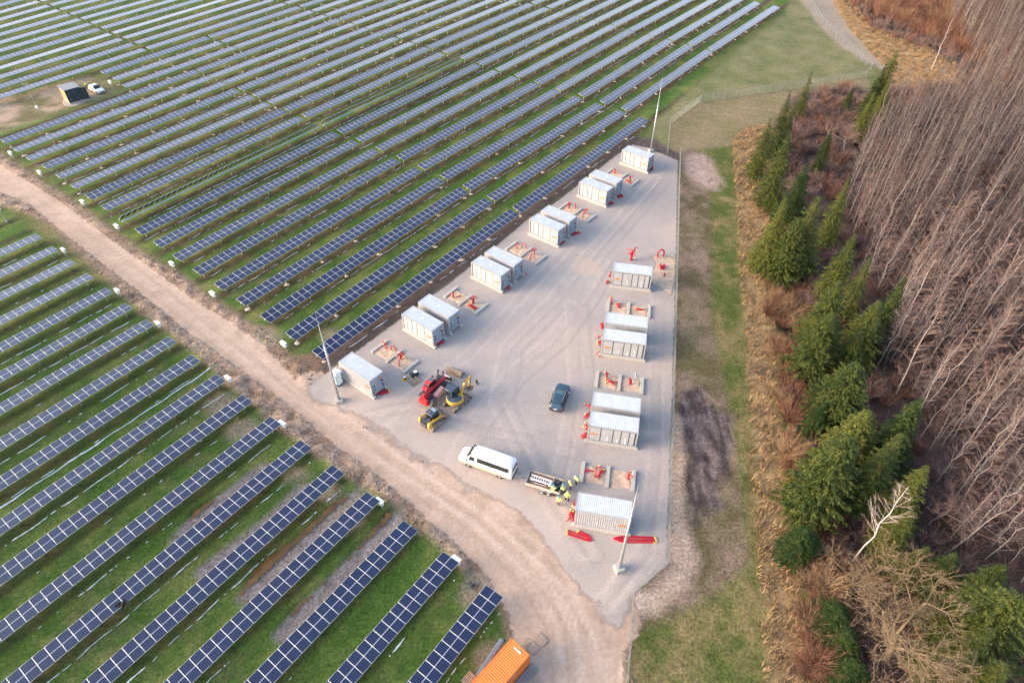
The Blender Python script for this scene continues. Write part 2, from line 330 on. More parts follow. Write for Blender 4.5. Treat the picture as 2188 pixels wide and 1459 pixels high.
def axis(lo, hi, d0, a, b, far):
    c = list(np.arange(a, b + 1e-6, d0)); s = d0; x = b
    while x < hi: s = min(s * 1.25, 1.0); x += s; c.append(x)
    while x < far: s *= 1.35; x += s; c.append(x)
    s = d0; x = a; l = []
    while x > lo: s = min(s * 1.25, 1.0); x -= s; l.append(x)
    while x > -far: s *= 1.35; x -= s; l.append(x)
    return np.array(l[::-1] + c)
GX = axis(-200, 200, .36, -62, 62, 3000); GY = axis(5, 285, .36, 16, 122, 3000)
X, Y = np.meshgrid(GX, GY)
near = (np.abs(X) < 230) & (Y < 310) & (Y > -20)
n1 = fbm(X, Y, 14, 1); n2 = fbm(X, Y, 4, 5); n3 = fbm(X, Y, 1.3, 9, 3); n4 = fbm(X, Y, 40, 30)
wob = (n2 - .5) * 1.6 + (n3 - .5) * 1.2
D = {k: np.where(near, sdf(p, X, Y), 99.) for k, p in dict(yard=P_yard, road=P_road, verge=P_verge, dark=P_dark, east=P_east, mud=P_mud, pink=P_pink, green=P_green, strip=P_strip, ditch=P_ditch, forest=P_forest, brownf=P_brownf, lawn=P_lawn, track=P_track, tan=P_tan, clear=P_clear).items()}
def sm(d, w=.5): return np.clip(.5 - d / (2 * w), 0, 1)
def mix(c, col, w): return c * (1 - w[..., None]) + np.asarray(col) * w[..., None]
def ramp(a, b, t): t = np.clip(t, 0, 1)[..., None]; return np.asarray(a) * (1 - t) + np.asarray(b) * t
# base : solar field grass with strips that follow the rows
U = X * EU[0] + Y * EU[1]; V = X * EV[0] + Y * EV[1]
ku = np.linspace(-1, 35, 145)
tabV = np.array([[np.interp(k, a, b) if 0 <= k <= 34 else (b[0] + 6.03 * k if k < 0 else b[-1] + 6.05 * (k - 34)) for k in ku] for a, b in VK])
ph = np.zeros_like(V); east = D['road'] * 0 + (U > 29.5 + (V - 60) * .035)
for i in range(4):
    m_ = (U >= UK[i]) & (U < UK[i + 1]) if 0 < i < 3 else (U < UK[1] if i == 0 else U >= UK[3])
    t = np.clip((U - UK[i]) / (UK[i + 1] - UK[i]), 0, 1)
    ka = np.interp(V, tabV[i], ku); kb = np.interp(V, tabV[i + 1], ku); ph = np.where(m_, ka * (1 - t) + kb * t, ph)
ph = np.where(east > 0, ph, (V - 19.72) / 5.985)
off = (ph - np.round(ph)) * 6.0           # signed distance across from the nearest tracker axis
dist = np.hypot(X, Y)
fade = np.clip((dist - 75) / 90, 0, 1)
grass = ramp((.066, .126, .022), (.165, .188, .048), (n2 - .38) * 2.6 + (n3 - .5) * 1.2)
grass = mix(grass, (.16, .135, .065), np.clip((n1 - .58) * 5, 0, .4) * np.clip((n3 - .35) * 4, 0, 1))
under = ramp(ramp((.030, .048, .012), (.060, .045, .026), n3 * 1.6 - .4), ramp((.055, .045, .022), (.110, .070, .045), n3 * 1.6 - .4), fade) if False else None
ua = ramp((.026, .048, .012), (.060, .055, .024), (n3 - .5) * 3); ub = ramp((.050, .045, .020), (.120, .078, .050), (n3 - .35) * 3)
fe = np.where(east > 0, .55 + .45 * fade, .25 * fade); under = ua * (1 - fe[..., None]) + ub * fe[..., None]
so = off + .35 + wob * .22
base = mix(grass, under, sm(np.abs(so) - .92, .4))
inrow = np.ones_like(V)
col = base
wild = ramp((.10, .105, .035), (.20, .155, .085), n2 * 1.4 - .2)
edge_e = V < np.where(U > 130, 62., 57.) - 0 * V
plain = ramp((.085, .12, .03), (.17, .15, .06), n2 * 2 - .5)
col = mix(col, plain, sm(np.where(east > 0, (vr0 := np.interp(U, UK, [60.5, 60.4, 60.0, 65.9, 65.2])) - 2.2 - V, 99) * -1, .5) * (east > 0))
startd = np.where(east > 0, U - (34.4 + .0335 * (V - 60)), (24.2 + .0275 * (V - 19)) - U)   # >0 inside rows
col = mix(col, ramp((.09, .105, .03), (.20, .16, .08), n2 * 2 - .5), sm(startd + wob * .5, .8) * sm(V - 190, 1))
cl = np.minimum(sm(D['clear'] + wob * 2.0, 1.5), 1)
col = mix(col, ramp((.15, .13, .06), (.42, .30, .23), (n2 - .32) * 2.8 + (n3 - .5) + np.clip(-(U - 42) * .04, -.3, .5)), cl)
col = mix(col, ramp((.125, .135, .052), (.225, .200, .105), n2 * 1.6 - .3), sm(D['lawn'] + wob * .5, .6))
furr = .5 + .5 * np.sin((X * .35 + Y * .94) * 2.2 + n2 * 5)
col = mix(col, ramp((.17, .15, .065), (.28, .20, .125), n2 * 1.1 + furr * .25 - .2), sm(D['brownf'] + wob * .6, .5))
col = mix(col, ramp((.26, .21, .16), (.36, .29, .22), n2), sm(D['track'] + wob * .7, .6))
col = mix(col, ramp((.30, .21, .11), (.46, .33, .19), n3 * 2 - .5), sm(D['tan'] + wob * 1.2, 1.2))
fl = ramp((.060, .040, .034), (.125, .080, .062), n2 * 1.2 + n3 * .5 - .4)
col = mix(col, fl, sm(D['forest'] + wob * 1.5, 1.2))
col = mix(col, ramp((.085, .105, .024), (.235, .175, .080), (n2 - .36) * 2.2 + (n1 - .5) * 1.0 + (n3 - .45) * 1.4), sm(D['green'] + wob * .7, .5))
tr = sm(np.abs(X - np.interp(Y, [30, 45, 60, 80, 110], [13.5, 17.2, 19.5, 23.5, 31.5])) - .25, .25)
col = mix(col, ramp((.15, .095, .05), (.38, .26, .135), n3 * 1.6 - .3 + (n2 - .5)), sm(D['strip'] + wob * .9, .7))
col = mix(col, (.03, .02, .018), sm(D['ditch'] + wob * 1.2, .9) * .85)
col = mix(col, ramp((.115, .092, .046), (.245, .170, .128), (n2 - .36) * 2.6 + (n3 - .5) * 1.3), sm(D['east'] + wob * .8, .6))
gp = np.clip((n1 - .47) * 6, 0, 1) * sm(D['east'] + 1, 1)
col = mix(col, ramp((.11, .11, .03), (.17, .15, .06), n3), gp * .35)
rutx = .5 + .5 * np.sin(X * 5.2 + n2 * 6)
col = mix(col, ramp((.060, .044, .042), (.20, .150, .140), (fbm(X * 2.2, Y * .55, 1.1, 91) * 2.6 + n3 * .8 - 1.35)), sm(D['mud'] + wob * 1.8 + (n1 - .5) * 2, .8))
col = mix(col, ramp((.34, .24, .18), (.46, .34, .26), n3 * 1.5 - .2), sm(D['pink'] + wob * 1.0, .6) * (1 - sm(D['mud'] + .2, .4)))
wk = at(1500, 365); q = np.hypot(X - wk.x, (Y - wk.y) * .45); col = mix(col, ramp((.30, .20, .15), (.48, .35, .30), n3), sm(q - 3.2 + wob * 1.5, .8))
col = mix(col, ramp((.20, .135, .095), (.40, .285, .215), (n3 * 1.7 - .45) + (n2 - .5) * .8), sm(D['verge'] + wob * .9, .45))
col = mix(col, ramp((.38, .29, .235), (.50, .39, .32), n3), sm(np.maximum(D['yard'] - 1.5, D['verge'] - 3) + wob * .3, .6))
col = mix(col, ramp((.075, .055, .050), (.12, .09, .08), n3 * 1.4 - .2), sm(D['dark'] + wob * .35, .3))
col = mix(col, ramp((.16, .10, .07), (.26, .17, .12), n3 * 1.6 - .3), sm(np.hypot(X - at(640, 790).x, Y - at(640, 790).y) - 2.6 + wob * 1.6, .7))
for P in P_puddles:
    q = sdf(P, X, Y); s_ = np.where(near, q, 99)
    wz = s_ + wob * .3
    col = mix(col, ramp((.20, .165, .155), (.30, .245, .225), n3), sm(wz - .8, .5) * np.maximum(sm(-(off - 1.0), .3), sm(off + 2.5, .3)))
    col = mix(col, ramp((.030, .020, .012), (.060, .040, .020), n3), sm(wz - .6, .5) * sm(off - .9, .3) * sm(-(off + 2.2), .3))  # dark brown soil with the shade along the panel edge painted in
for (a_, b_, r_) in [(470, 865, 1.8), (520, 915, 1.6), (735, 1105, 2.0), (700, 1050, 1.5), (640, 1010, 1.2), (1015, 1268, 1.6), (705, 715, 1.3), (1060, 1420, 2.0), (560, 720, 2.0)]:
    c_ = at(a_, b_); q = np.hypot(X - c_.x, Y - c_.y); col = mix(col, ramp((.24, .19, .13), (.33, .26, .19), n3), sm(q - r_ + wob * 1.4, .7) * .85)
far_ = ramp((.08, .10, .03), (.13, .12, .05), n1); col = np.where(near[..., None], col, far_)

def ground_z(X, Y, Dd, n2, n3, wob):
    z = (n2 - .5) * .10 + (n3 - .5) * .05
    flat = sm(Dd['yard'] - 1.2, .8); rd = sm(Dd['road'] - .2, .5)
    vb = sm(Dd['verge'] + .3, .5) * (1 - rd) * (1 - flat)
    z = z * (1 - flat) * (1 - .55 * rd)
    z = z + vb * ((n3 - .42) * .75 + .07)
    z = z + sm(Dd['mud'], .5) * ((fbm(X * 2.2, Y * .5, 1.2, 91) - .5) * .22)
    z = z - sm(Dd['ditch'], 1.2) * .8 + sm(np.abs(Dd['strip']) - .6, .6) * 0
    z = z + sm(Dd['forest'] + 2, 2) * (n2 - .4) * .35
    return z
Z = np.where(near, ground_z(X, Y, D, n2, n3, wob), 0.)
for P in P_puddles: Z = np.where(near, Z - .10 * sm(sdf(P, X, Y) - .2, .6), Z)
def gz(x, y):
    i = np.clip(np.searchsorted(GX, x) - 1, 0, len(GX) - 2); j = np.clip(np.searchsorted(GY, y) - 1, 0, len(GY) - 2)
    fx = (x - GX[i]) / (GX[i + 1] - GX[i]); fy = (y - GY[j]) / (GY[j + 1] - GY[j])
    return (Z[j, i] * (1 - fx) + Z[j, i + 1] * fx) * (1 - fy) + (Z[j + 1, i] * (1 - fx) + Z[j + 1, i + 1] * fx) * fy

def groundmat(name, vcol=True, alpha=False, fine=3.2, fvar=.72, bump=.6, edge=.5, tint=None, mid=.18):
    m = bpy.data.materials.new(name); m.use_nodes = True; N = m.node_tree.nodes; L = m.node_tree.links
    b = N['Principled BSDF']; b.inputs['Roughness'].default_value = .92; b.inputs['Specular IOR Level'].default_value = .2
    tc = N.new('ShaderNodeTexCoord'); at_ = N.new('ShaderNodeAttribute'); at_.attribute_name = 'Col'
    def noise(s, d=5, r=.6):
        n = N.new('ShaderNodeTexNoise'); n.inputs['Scale'].default_value = s; n.inputs['Detail'].default_value = d; n.inputs['Roughness'].default_value = r; L.new(tc.outputs['Object'], n.inputs['Vector']); return n.outputs[0]
    a = noise(fine, 9, .78); c = noise(.9, 7, .7)
    def mrr(x, lo, hi, o1, o2):
        n = N.new('ShaderNodeMapRange'); n.inputs[1].default_value = lo; n.inputs[2].default_value = hi; n.inputs[3].default_value = o1; n.inputs[4].default_value = o2; L.new(x, n.inputs[0]); return n.outputs[0]
    m1 = mrr(a, .33, .67, 1 - fvar, 1 + fvar); m2_ = mrr(c, .35, .65, 1 - mid, 1 + mid)
    pr = N.new('ShaderNodeMath'); pr.operation = 'MULTIPLY'; L.new(m1, pr.inputs[0]); L.new(m2_, pr.inputs[1])
    sc_ = N.new('ShaderNodeVectorMath'); sc_.operation = 'SCALE'; L.new(at_.outputs['Color'], sc_.inputs[0]); L.new(pr.outputs[0], sc_.inputs['Scale'])
    L.new(sc_.outputs[0], b.inputs['Base Color'])
    bp = N.new('ShaderNodeBump'); bp.inputs['Strength'].default_value = bump; bp.inputs['Distance'].default_value = .08; L.new(a, bp.inputs['Height']); L.new(bp.outputs[0], b.inputs['Normal'])
    if alpha:
        d_ = N.new('ShaderNodeAttribute'); d_.attribute_name = 'edge'
        e1 = noise(1.1, 8, .7)
        ma = N.new('ShaderNodeMath'); ma.operation = 'MULTIPLY_ADD'; ma.inputs[1].default_value = edge * 4; L.new(e1, ma.inputs[0]); L.new(d_.outputs['Fac'], ma.inputs[2])
        al = mrr(ma.outputs[0], edge * 2 - .18, edge * 2 + .18, 1, 0); L.new(al, b.inputs['Alpha'])
    return m
def rgba(c): return np.concatenate([c.reshape(-1, 3), np.ones((c.reshape(-1, 3).shape[0], 1))], 1)
ny, nx = X.shape
idx = np.arange(nx * ny).reshape(ny, nx)
FQ = np.stack([idx[:-1, :-1], idx[:-1, 1:], idx[1:, 1:], idx[1:, :-1]], -1).reshape(-1, 4)
VG = np.stack([X, Y, Z], -1).reshape(-1, 3)
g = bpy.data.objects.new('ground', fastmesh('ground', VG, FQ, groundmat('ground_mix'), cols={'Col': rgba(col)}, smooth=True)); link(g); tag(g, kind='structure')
def sheet(name, d, color, lift, mat, margin=1.4):
    keep = (d.reshape(-1)[FQ].min(1) < margin) & near.reshape(-1)[FQ].all(1); F = FQ[keep]; u, inv = np.unique(F, return_inverse=True)
    Vv = VG[u].copy(); Vv[:, 2] += lift
    o = bpy.data.objects.new(name, fastmesh(name, Vv, inv.reshape(F.shape), mat, cols={'Col': rgba(color)[u], 'edge': d.reshape(-1)[u]}, smooth=True)); link(o); return tag(o, kind='structure')
EDG = G([(664, 830), (698, 869), (749, 896), (806, 919), (880, 973), (950, 1021), (1031, 1073), (1092, 1110), (1136, 1151), (1192, 1226), (1245, 1275), (1300, 1318)])
def polyd(P, X, Y):
    d = np.full(X.shape, 1e9)
    for (ax, ay), (bx, by) in zip(P[:-1], P[1:]):
        ex, ey = bx - ax, by - ay; wx, wy = X - ax, Y - ay; t = np.clip((wx * ex + wy * ey) / (ex * ex + ey * ey), 0, 1); d = np.minimum(d, np.hypot(wx - ex * t, wy - ey * t))
    return d
# dirt road
def tyre_tracks(c, paths, colr, k):
    for P_ in paths:
        P2 = [tuple(at(*q)[:2]) for q in P_]; d_ = polyd(P2, X, Y) + (n2 - .5) * .5
        c = mix(c, colr, k * (np.exp(-((d_ - .85) / .22) ** 2)) * (.4 + .9 * n3))
    return c
tr = .5 + .5 * np.sin(D['road'] * 2.6 + n1 * 4)
rc = ramp((.36, .252, .190), (.56, .405, .315), (n2 * 1.0 + n1 * .5 - .25) + (n3 - .5) * .5)
rc = mix(rc, (.33, .235, .165), np.clip((n2 - .60) * 6, 0, 1) * np.clip((n1 - .45) * 5, 0, 1) * .8)
ed_ = polyd(EDG, X, Y)
RT = [[(0, 378), (120, 450), (250, 545), (400, 660), (540, 765), (650, 860), (800, 975), (960, 1090), (1090, 1190), (1190, 1290), (1230, 1380), (1245, 1459)], [(0, 400), (180, 510), (330, 620), (480, 740), (620, 850), (760, 955), (900, 1050), (1010, 1120), (1120, 1230), (1190, 1340), (1200, 1459)], [(700, 870), (900, 1010), (1060, 1130), (1180, 1240), (1260, 1350), (1290, 1459)], [(240, 520), (400, 640), (520, 720), (600, 800)], [(1180, 1180), (1240, 1290), (1290, 1380), (1310, 1459)]]
rc = tyre_tracks(rc, RT[1:2] + RT[3:], (.30, .205, .150), .5); rc = tyre_tracks(rc, [[(x + 22, y - 8) for x, y in p_] for p_ in RT[:3]], (.60, .46, .38), .45)
sheet('dirt_road', np.minimum(D['road'], ed_ - 3.2), rc, .006, groundmat('road_sand', alpha=True, fine=2.6, fvar=.20, bump=.5, edge=.5, mid=.07))
# gravel yard
yc = ramp((.340, .296, .276), (.438, .382, .356), n2 * .9 + (n3 - .5) * .5)
yc = mix(yc, (.46, .370, .325), np.clip((n1 - .50) * 4, 0, .8))
yc = mix(yc, (.31, .272, .256), np.clip((n4 - .55) * 5, 0, .5))
YT = [[(1200, 1130), (1120, 980), (1060, 860), (1080, 740), (1180, 640), (1260, 540), (1340, 450), (1400, 380)], [(960, 1000), (1010, 900), (1090, 800), (1180, 720), (1240, 640), (1290, 560)], [(1250, 1180), (1180, 1080), (1210, 950), (1230, 800), (1220, 650)],
      [(760, 880), (850, 860), (950, 900), (1100, 930), (1200, 960)], [(1290, 1290), (1380, 1180), (1400, 1000), (1400, 800), (1405, 600)], [(1310, 1270), (1360, 1190), (1410, 1100)], [(820, 900), (900, 830), (1000, 760), (1100, 650), (1220, 520)]]
yc = tyre_tracks(yc, YT, (.53, .43, .38), .6); yc = tyre_tracks(yc, [[(x + 25, y + 8) for x, y in p_] for p_ in YT[:5]], (.26, .225, .21), .45)
yc = mix(yc, (.52, .40, .31), sm(np.abs(np.hypot(X - at(1300, 590).x + 3, (Y - at(1300, 575).y))) - 2.5 + wob * 1.6, .8) * .7)
soft = np.clip(ed_ / 3.0, 0, 1)
yc = mix(yc, (.50, .40, .34), (1 - np.clip(ed_ / 4.5, 0, 1)) * np.clip((n2 - .42) * 4, 0, .75))
sheet('gravel_yard', np.where(ed_ < 6, D['yard'] * (.22 + .78 * np.clip(ed_ / 6, 0, 1)) + (1 - np.clip(ed_ / 5, 0, 1)) * ((n1 - .5) * 1.6 + (n2 - .5) * 1.4), D['yard']), yc, .012, groundmat('yard_gravel', alpha=True, fine=5, fvar=.26, bump=.4, edge=.22, mid=.035))
dsp = np.where(near, sdf(P_sandpatch, X, Y), 99.)
sheet('sand_patch', dsp, ramp((.46, .34, .25), (.60, .46, .35), n3 + (np.sin(Y * 6 + n2 * 5) * .15)), .018, groundmat('patch_sand', alpha=True, fine=3, fvar=.2, bump=.6, edge=.15), 1.0)
# hard muddy pad round the hut
# puddles of brown water
m_water = M('puddle_water', (.17, .085, .022), .12, 0, .35, .6, spec=.5)
for i, P in enumerate(P_puddles):
    q = np.where(near, sdf(P, X, Y), 99.) ; q = np.maximum(q, np.abs(off + 2.15 + wob * .12) - .42)
    keep = q.reshape(-1)[FQ].max(1) < .55; F = FQ[keep]
    if len(F):
        u, inv = np.unique(F, return_inverse=True); Vv = VG[u].copy(); Vv[:, 2] = np.median(Vv[:, 2]) + .07
        o = bpy.data.objects.new('puddle_water', fastmesh('puddle_water', Vv, inv.reshape(F.shape), m_water)); link(o); tag(o, kind='structure')

# ------------------------------------------------------------------ solar trackers
MP, MWD, PZ = 1.15, 2.22, 1.5        # module pitch, module length across the row, height of the plane
def module_arrays(n, x0=0.0, gap=0.0):
    V = []; F = []; Mi = []; UVs = []
    for i in range(n):
        cx = x0 + (i + .5) * MP; hx, hy = MP / 2 - .008 - gap / 2, MWD / 2; b = len(V)
        ix, iy = hx - .030, hy - .026
        V += [(cx - hx, -hy, -.035), (cx + hx, -hy, -.035), (cx + hx, hy, -.035), (cx - hx, hy, -.035), (cx - hx, -hy, 0), (cx + hx, -hy, 0), (cx + hx, hy, 0), (cx - hx, hy, 0), (cx - ix, -iy, 0), (cx + ix, -iy, 0), (cx + ix, iy, 0), (cx - ix, iy, 0)]
        fs = [(3, 2, 1, 0), (0, 1, 5, 4), (1, 2, 6, 5), (2, 3, 7, 6), (3, 0, 4, 7), (4, 5, 9, 8), (5, 6, 10, 9), (6, 7, 11, 10), (7, 4, 8, 11), (8, 9, 10, 11)]
        for f in fs: F.append([b + t for t in f])
        Mi += [0] * 9 + [1]
        UVs += [(0, 0)] * 36 + [(0, 0), (1, 0), (1, 1), (0, 1)]
    return np.array(V, float), np.array(F), Mi, np.array(UVs, float)
def module_mesh(n):
    V, F, Mi, UVs = module_arrays(n, -n * MP / 2); return fastmesh('solar_panel', V, F, [m_alu, m_panel], Mi, uv=UVs)
ME_MOD = module_mesh(1)
ROWM = {}
def row_mesh(n):
    if n not in ROWM: ROWM[n] = module_mesh(n)
    return ROWM[n]
pm = MB(); pm.bar((0, 0, -1.75), (0, 0, 0.0), .15, .10, 0, (1, 0, 0)); pm.box((0, 0, -.02), (.16, .22, .10), 0); ME_POST = pm.mesh('post', M('post_steel', (.27, .27, .28), .6, .3))
ORD = ['first', 'second', 'third', 'fourth', 'fifth', 'sixth', 'seventh', 'eighth', 'ninth', 'tenth', 'eleventh', 'twelfth', 'thirteenth', 'fourteenth', 'fifteenth', 'sixteenth', 'seventeenth', 'eighteenth', 'nineteenth', 'twentieth', 'twenty-first', 'twenty-second', 'twenty-third', 'twenty-fourth', 'twenty-fifth', 'twenty-sixth', 'twenty-seventh', 'twenty-eighth', 'twenty-ninth', 'thirtieth', 'thirty-first', 'thirty-second', 'thirty-third', 'thirty-fourth', 'thirty-fifth']
tubes = {}
def tracker(label, group, ua, va, ub, vb, individual, tilt=0.0, stowed=False):
    a = Vector((*UV2XY(ua, va), 0)); b = Vector((*UV2XY(ub, vb), 0)); d = b - a; L = d.length; yaw = math.atan2(d.y, d.x)
    n = int(round((L - .35) / MP)); L2 = n * MP; c = (a + b) / 2
    t = thing('solar_tracker', label, 'solar panel row', (c.x, c.y, 0), yaw, group)
    key = n
    if key not in tubes:
        tb = MB(); tb.cyl((-L2 / 2 - .15, 0, 0), (L2 / 2 + .15, 0, 0), .07, 8)
        tubes[key] = tb.mesh('torque_tube', m_tube)
    o = bpy.data.objects.new('torque_tube', tubes[key]); link(o, t); o.location = (0, 0, PZ - .11)
    ta = tilt
    if individual:
        for i in range(n):
            o = bpy.data.objects.new('solar_panel', ME_MOD); link(o, t); o.location = ((i + .5) * MP - L2 / 2, 0, PZ); o.rotation_euler = (ta, 0, 0)
    else:
        o = bpy.data.objects.new('panel_surface', row_mesh(n)); link(o, t); o.location = (0, 0, PZ); o.rotation_euler = (ta, 0, 0)
    np_ = max(2, int(round(L2 / 7.2)) + 1)
    for i in range(np_):
        o = bpy.data.objects.new('post', ME_POST); link(o, t); o.location = (-L2 / 2 + .9 + i * (L2 - 1.8) / (np_ - 1), 0, PZ - .14)
    return t
GE = 'solar tracker rows north-east of the dirt road'; GW = 'solar tracker rows south-west of the dirt road'
postspots = []
for j in range(18):
    u1, v = west_u(j), west_v(j)
    tracker(f'solar panel row southwest of the dirt road, {ORD[j]} counted up from the orange container', GW, u1 - 47.2, v, u1, v, True, R(-1.0 + rnd.uniform(-1.4, 1.4)))
EN = ['nearest the dirt road', 'second table from the dirt road', 'third table from the dirt road', 'fourth table from the dirt road', 'fifth table from the dirt road', 'sixth table from the dirt road']
for k in range(34):
    segs = []
    js = [joint_u(i, k) for i in range(7)]
    if k <= 17: cuts = js
    elif k <= 20: cuts = [69.4 + .4 * (k - 18), 102 + .25 * (k - 18), 134.7 + .3 * (k - 18)] + js[3:]
    else: cuts = [86.8 + .27 * (k - 21) - 48.5, 86.8 + .27 * (k - 21), 134.9 + .3 * (k - 21)] + js[3:]
    last = 2 if k == 0 else (4 if k <= 3 else (5 if k < 14 else 4))
    rowt = rnd.uniform(-3.0, 3.0)
    for s in range(min(last, len(cuts) - 1)):
        ua, ub = cuts[s] + .15, cuts[s + 1] - .35
        if k in (1, 2, 3) and s == 2: ua += .6
        va, vb = vrow(k, ua), vrow(k, ub)
        # leave out tables wholly outside the frame
        A = UV2XY(ua, va); Bq = UV2XY(ub, vb)
        if min(A[1], Bq[1]) > 262: continue
        if k == 9 and s < 2:
            t = tracker(f'panel row tipped away with dark backs showing, {EN[s]}', GE, ua, va, ub, vb, False, R(140), True)
            for ch in t.children:
                if ch.name.startswith('torque_tube'): ch.scale = (1, 2.0, 2.0); ch.location.z = PZ - .2; ch.location.y = -.35
                if ch.name.startswith('panel_surface'):
                    nm_ = int(round((ub - ua - .35) / MP)); V9, F9, M9, U9 = module_arrays(nm_, -nm_ * MP / 2, .16)
                    mr9 = MB()
                    for i9 in range(nm_ + 1): mr9.box((-nm_ * MP / 2 + i9 * MP, 0, .01), (.09, 2.1, .05))
                    mr9.bar((-nm_ * MP / 2, .9, -.05), (nm_ * MP / 2, .9, -.05), .09); mr9.obj('module_rail', m_alu, ch)
                    ch.data = fastmesh('panel_surface', V9, F9, [m_alu, m_pback], M9, uv=U9)
                    ch.material_slots[1].link = 'OBJECT'; ch.material_slots[1].material = m_pback; ch.location.z = PZ + .22; ch.location.y = .25
            continue
        tl = rowt + rnd.uniform(-1.2, 1.2)
        side = 'nearest the gravel yard' if k == 0 else f'{ORD[k]} counted from the gravel yard'
        tracker(f'panel row {side}, {EN[s]}', GE, ua, va, ub, vb, (k <= 8 and s <= 1), R(max(5.5, 10 - .35 * k) + tl))
    if k <= 3 or 12 <= k <= 20:
        for s in range(min(last, len(cuts) - 1)):
            L = cuts[s + 1] - cuts[s]; m_ = 7
            for i in range(m_):
                if rnd.random() < .6:
                    u = cuts[s] + .9 + i * (L - 1.8) / (m_ - 1); postspots.append(UV2XY(u, vrow(k, u) - .35))
# sand mounds at post feet
V_, F_ = [], []
for (x, y) in postspots:
    if y > 240: continue
    b = len(V_); r = rnd.uniform(.40, .62); z = gz(x, y)
    V_.append((x, y, z + .16))
    for q in range(10):
        a = q * math.pi / 5; rr = r * rnd.uniform(.75, 1.2); V_.append((x + math.cos(a) * rr, y + math.sin(a) * rr * .9, z - .03))
    for q in range(10): F_.append((b, b + 1 + q, b + 1 + (q + 1) % 10))
o = bpy.data.objects.new('sand_mounds', fastmesh('sand_mounds', np.array(V_), np.array(F_), M('mound_sand', (.50, .42, .37), .9, 0, .15, 3, .4))); link(o); tag(o, kind='stuff', label='small pale heaps of sand at the feet of the tracker posts', cat='sand')
# snow remnants along the drip lines
V_, F_ = [], []
def snowline(u0, u1, vf, offs, dens, w=.10):
    u = u0
    while u < u1:
        L = 5. if dens >= 1 else rnd.choice([.2, .3, .5, .8, 1.5, 3.]) * rnd.uniform(.6, 1.4)
        L = min(L, u1 - u + .05)
        if rnd.random() < dens:
            st = max(2, int(L / .35)); b = len(V_); ww = w * rnd.uniform(.5, 1.3)
            for i in range(st + 1):
                uu = u + L * i / st; v = vf(uu) + offs + .07 * math.sin(uu * 1.3) + rnd.uniform(-.03, .03)
                hw = ww * (rnd.uniform(.5, 1.2) if 0 < i < st or dens >= 1 else .35)
                for dv, dz in ((-hw, -.02), (0, .05), (hw, -.02)):
                    x, y = UV2XY(uu, v + dv); V_.append((x, y, gz(x, y) + dz + .01))
            for i in range(st):
                a = b + i * 3; F_.append((a, a + 3, a + 4, a + 1)); F_.append((a + 1, a + 4, a + 5, a + 2))
        u += L + (0.01 if dens >= 1 else rnd.uniform(.1, .6 if dens > .6 else 2.0))
for j in range(18):
    dn = [.9, .75, .8, .7, .8, .9, .6, .35, .85, .5, .6, .6, .8, .85, .5, .5, .4, .6][j]
    u1 = west_u(j)
    snowline(u1 - 46 + (0), u1 - (1 if j not in (2, 3) else 18), (lambda uu, j=j: west_v(j)), -1.35, dn, .085)
snowline(west_u(9) - 45, west_u(9) + .5, lambda uu: west_v(9), -1.75, 1.0, .11)
snowline(west_u(9) - 45, west_u(9) + .5, lambda uu: west_v(9), -1.78, 1.0, .11)
for k in range(0, 30):
    dn = rnd.choice([.55, .75, .9]) if k > 1 else .5
    a = start_u(k) if k <= 17 else 70 if k < 21 else 40
    e = joint_u(2 if k == 0 else 4, k)
    snowline(a + rnd.uniform(0, 6), e, (lambda uu, k=k: vrow(k, uu)), -.75 if k % 3 else -1.15, dn, .075)
o = bpy.data.objects.new('snow', fastmesh('snow', np.array(V_), np.array(F_), m_snow)); link(o); tag(o, kind='stuff', label='thin broken lines of leftover snow under the panel drip edges', cat='snow')

# ------------------------------------------------------------------ inverter cabinets at row ends
def inverter(px, py, label, side, z=1.15):
    p = at(px, py, z); t = thing('inverter_cabinet', label, 'inverter', (p.x, p.y, 0), TH, 'white inverter cabinets at the row ends')
    MB().box((0, 0, 1.12), (.36, 1.02, .62)).obj('cabinet', m_white, t, bevel=.03)
    MB().box((side * .02, 0, 1.46), (.52, 1.10, .04), 0, Matrix.Rotation(side * R(6), 3, 'Y')).obj('rain_cover', m_white, t)
    MB().box((side * .19, -.1, 1.05), (.02, .5, .3)).obj('label_plate', m_grey, t)
    for s in (-1, 1): MB().box((0, s * .36, .30), (.07, .07, 1.0)).obj('leg', m_galv, t)
    MB().box((0, 0, .95), (.05, .8, .06)).obj('crossbar', m_galv, t)
    return t
for i, (px, py) in enumerate([(975, 1196), (811, 1072), (603, 906), (487, 809), (337, 692), (250, 622), (135, 535)]):
    inverter(px, py, f'white inverter cabinet on legs southwest of the road, {ORD[i]} up from the orange container', 1)
for i, (px, py) in enumerate([(606, 735), (454, 628), (367, 564), (249, 484), (176, 432), (84, 369), (22, 328)]):
    inverter(px, py, f'white inverter cabinet on legs northeast of the road, {ORD[i]} counted away from the yard', -1)
inverter(235, 176, 'white inverter cabinet on legs near the white car by the hut', -1)

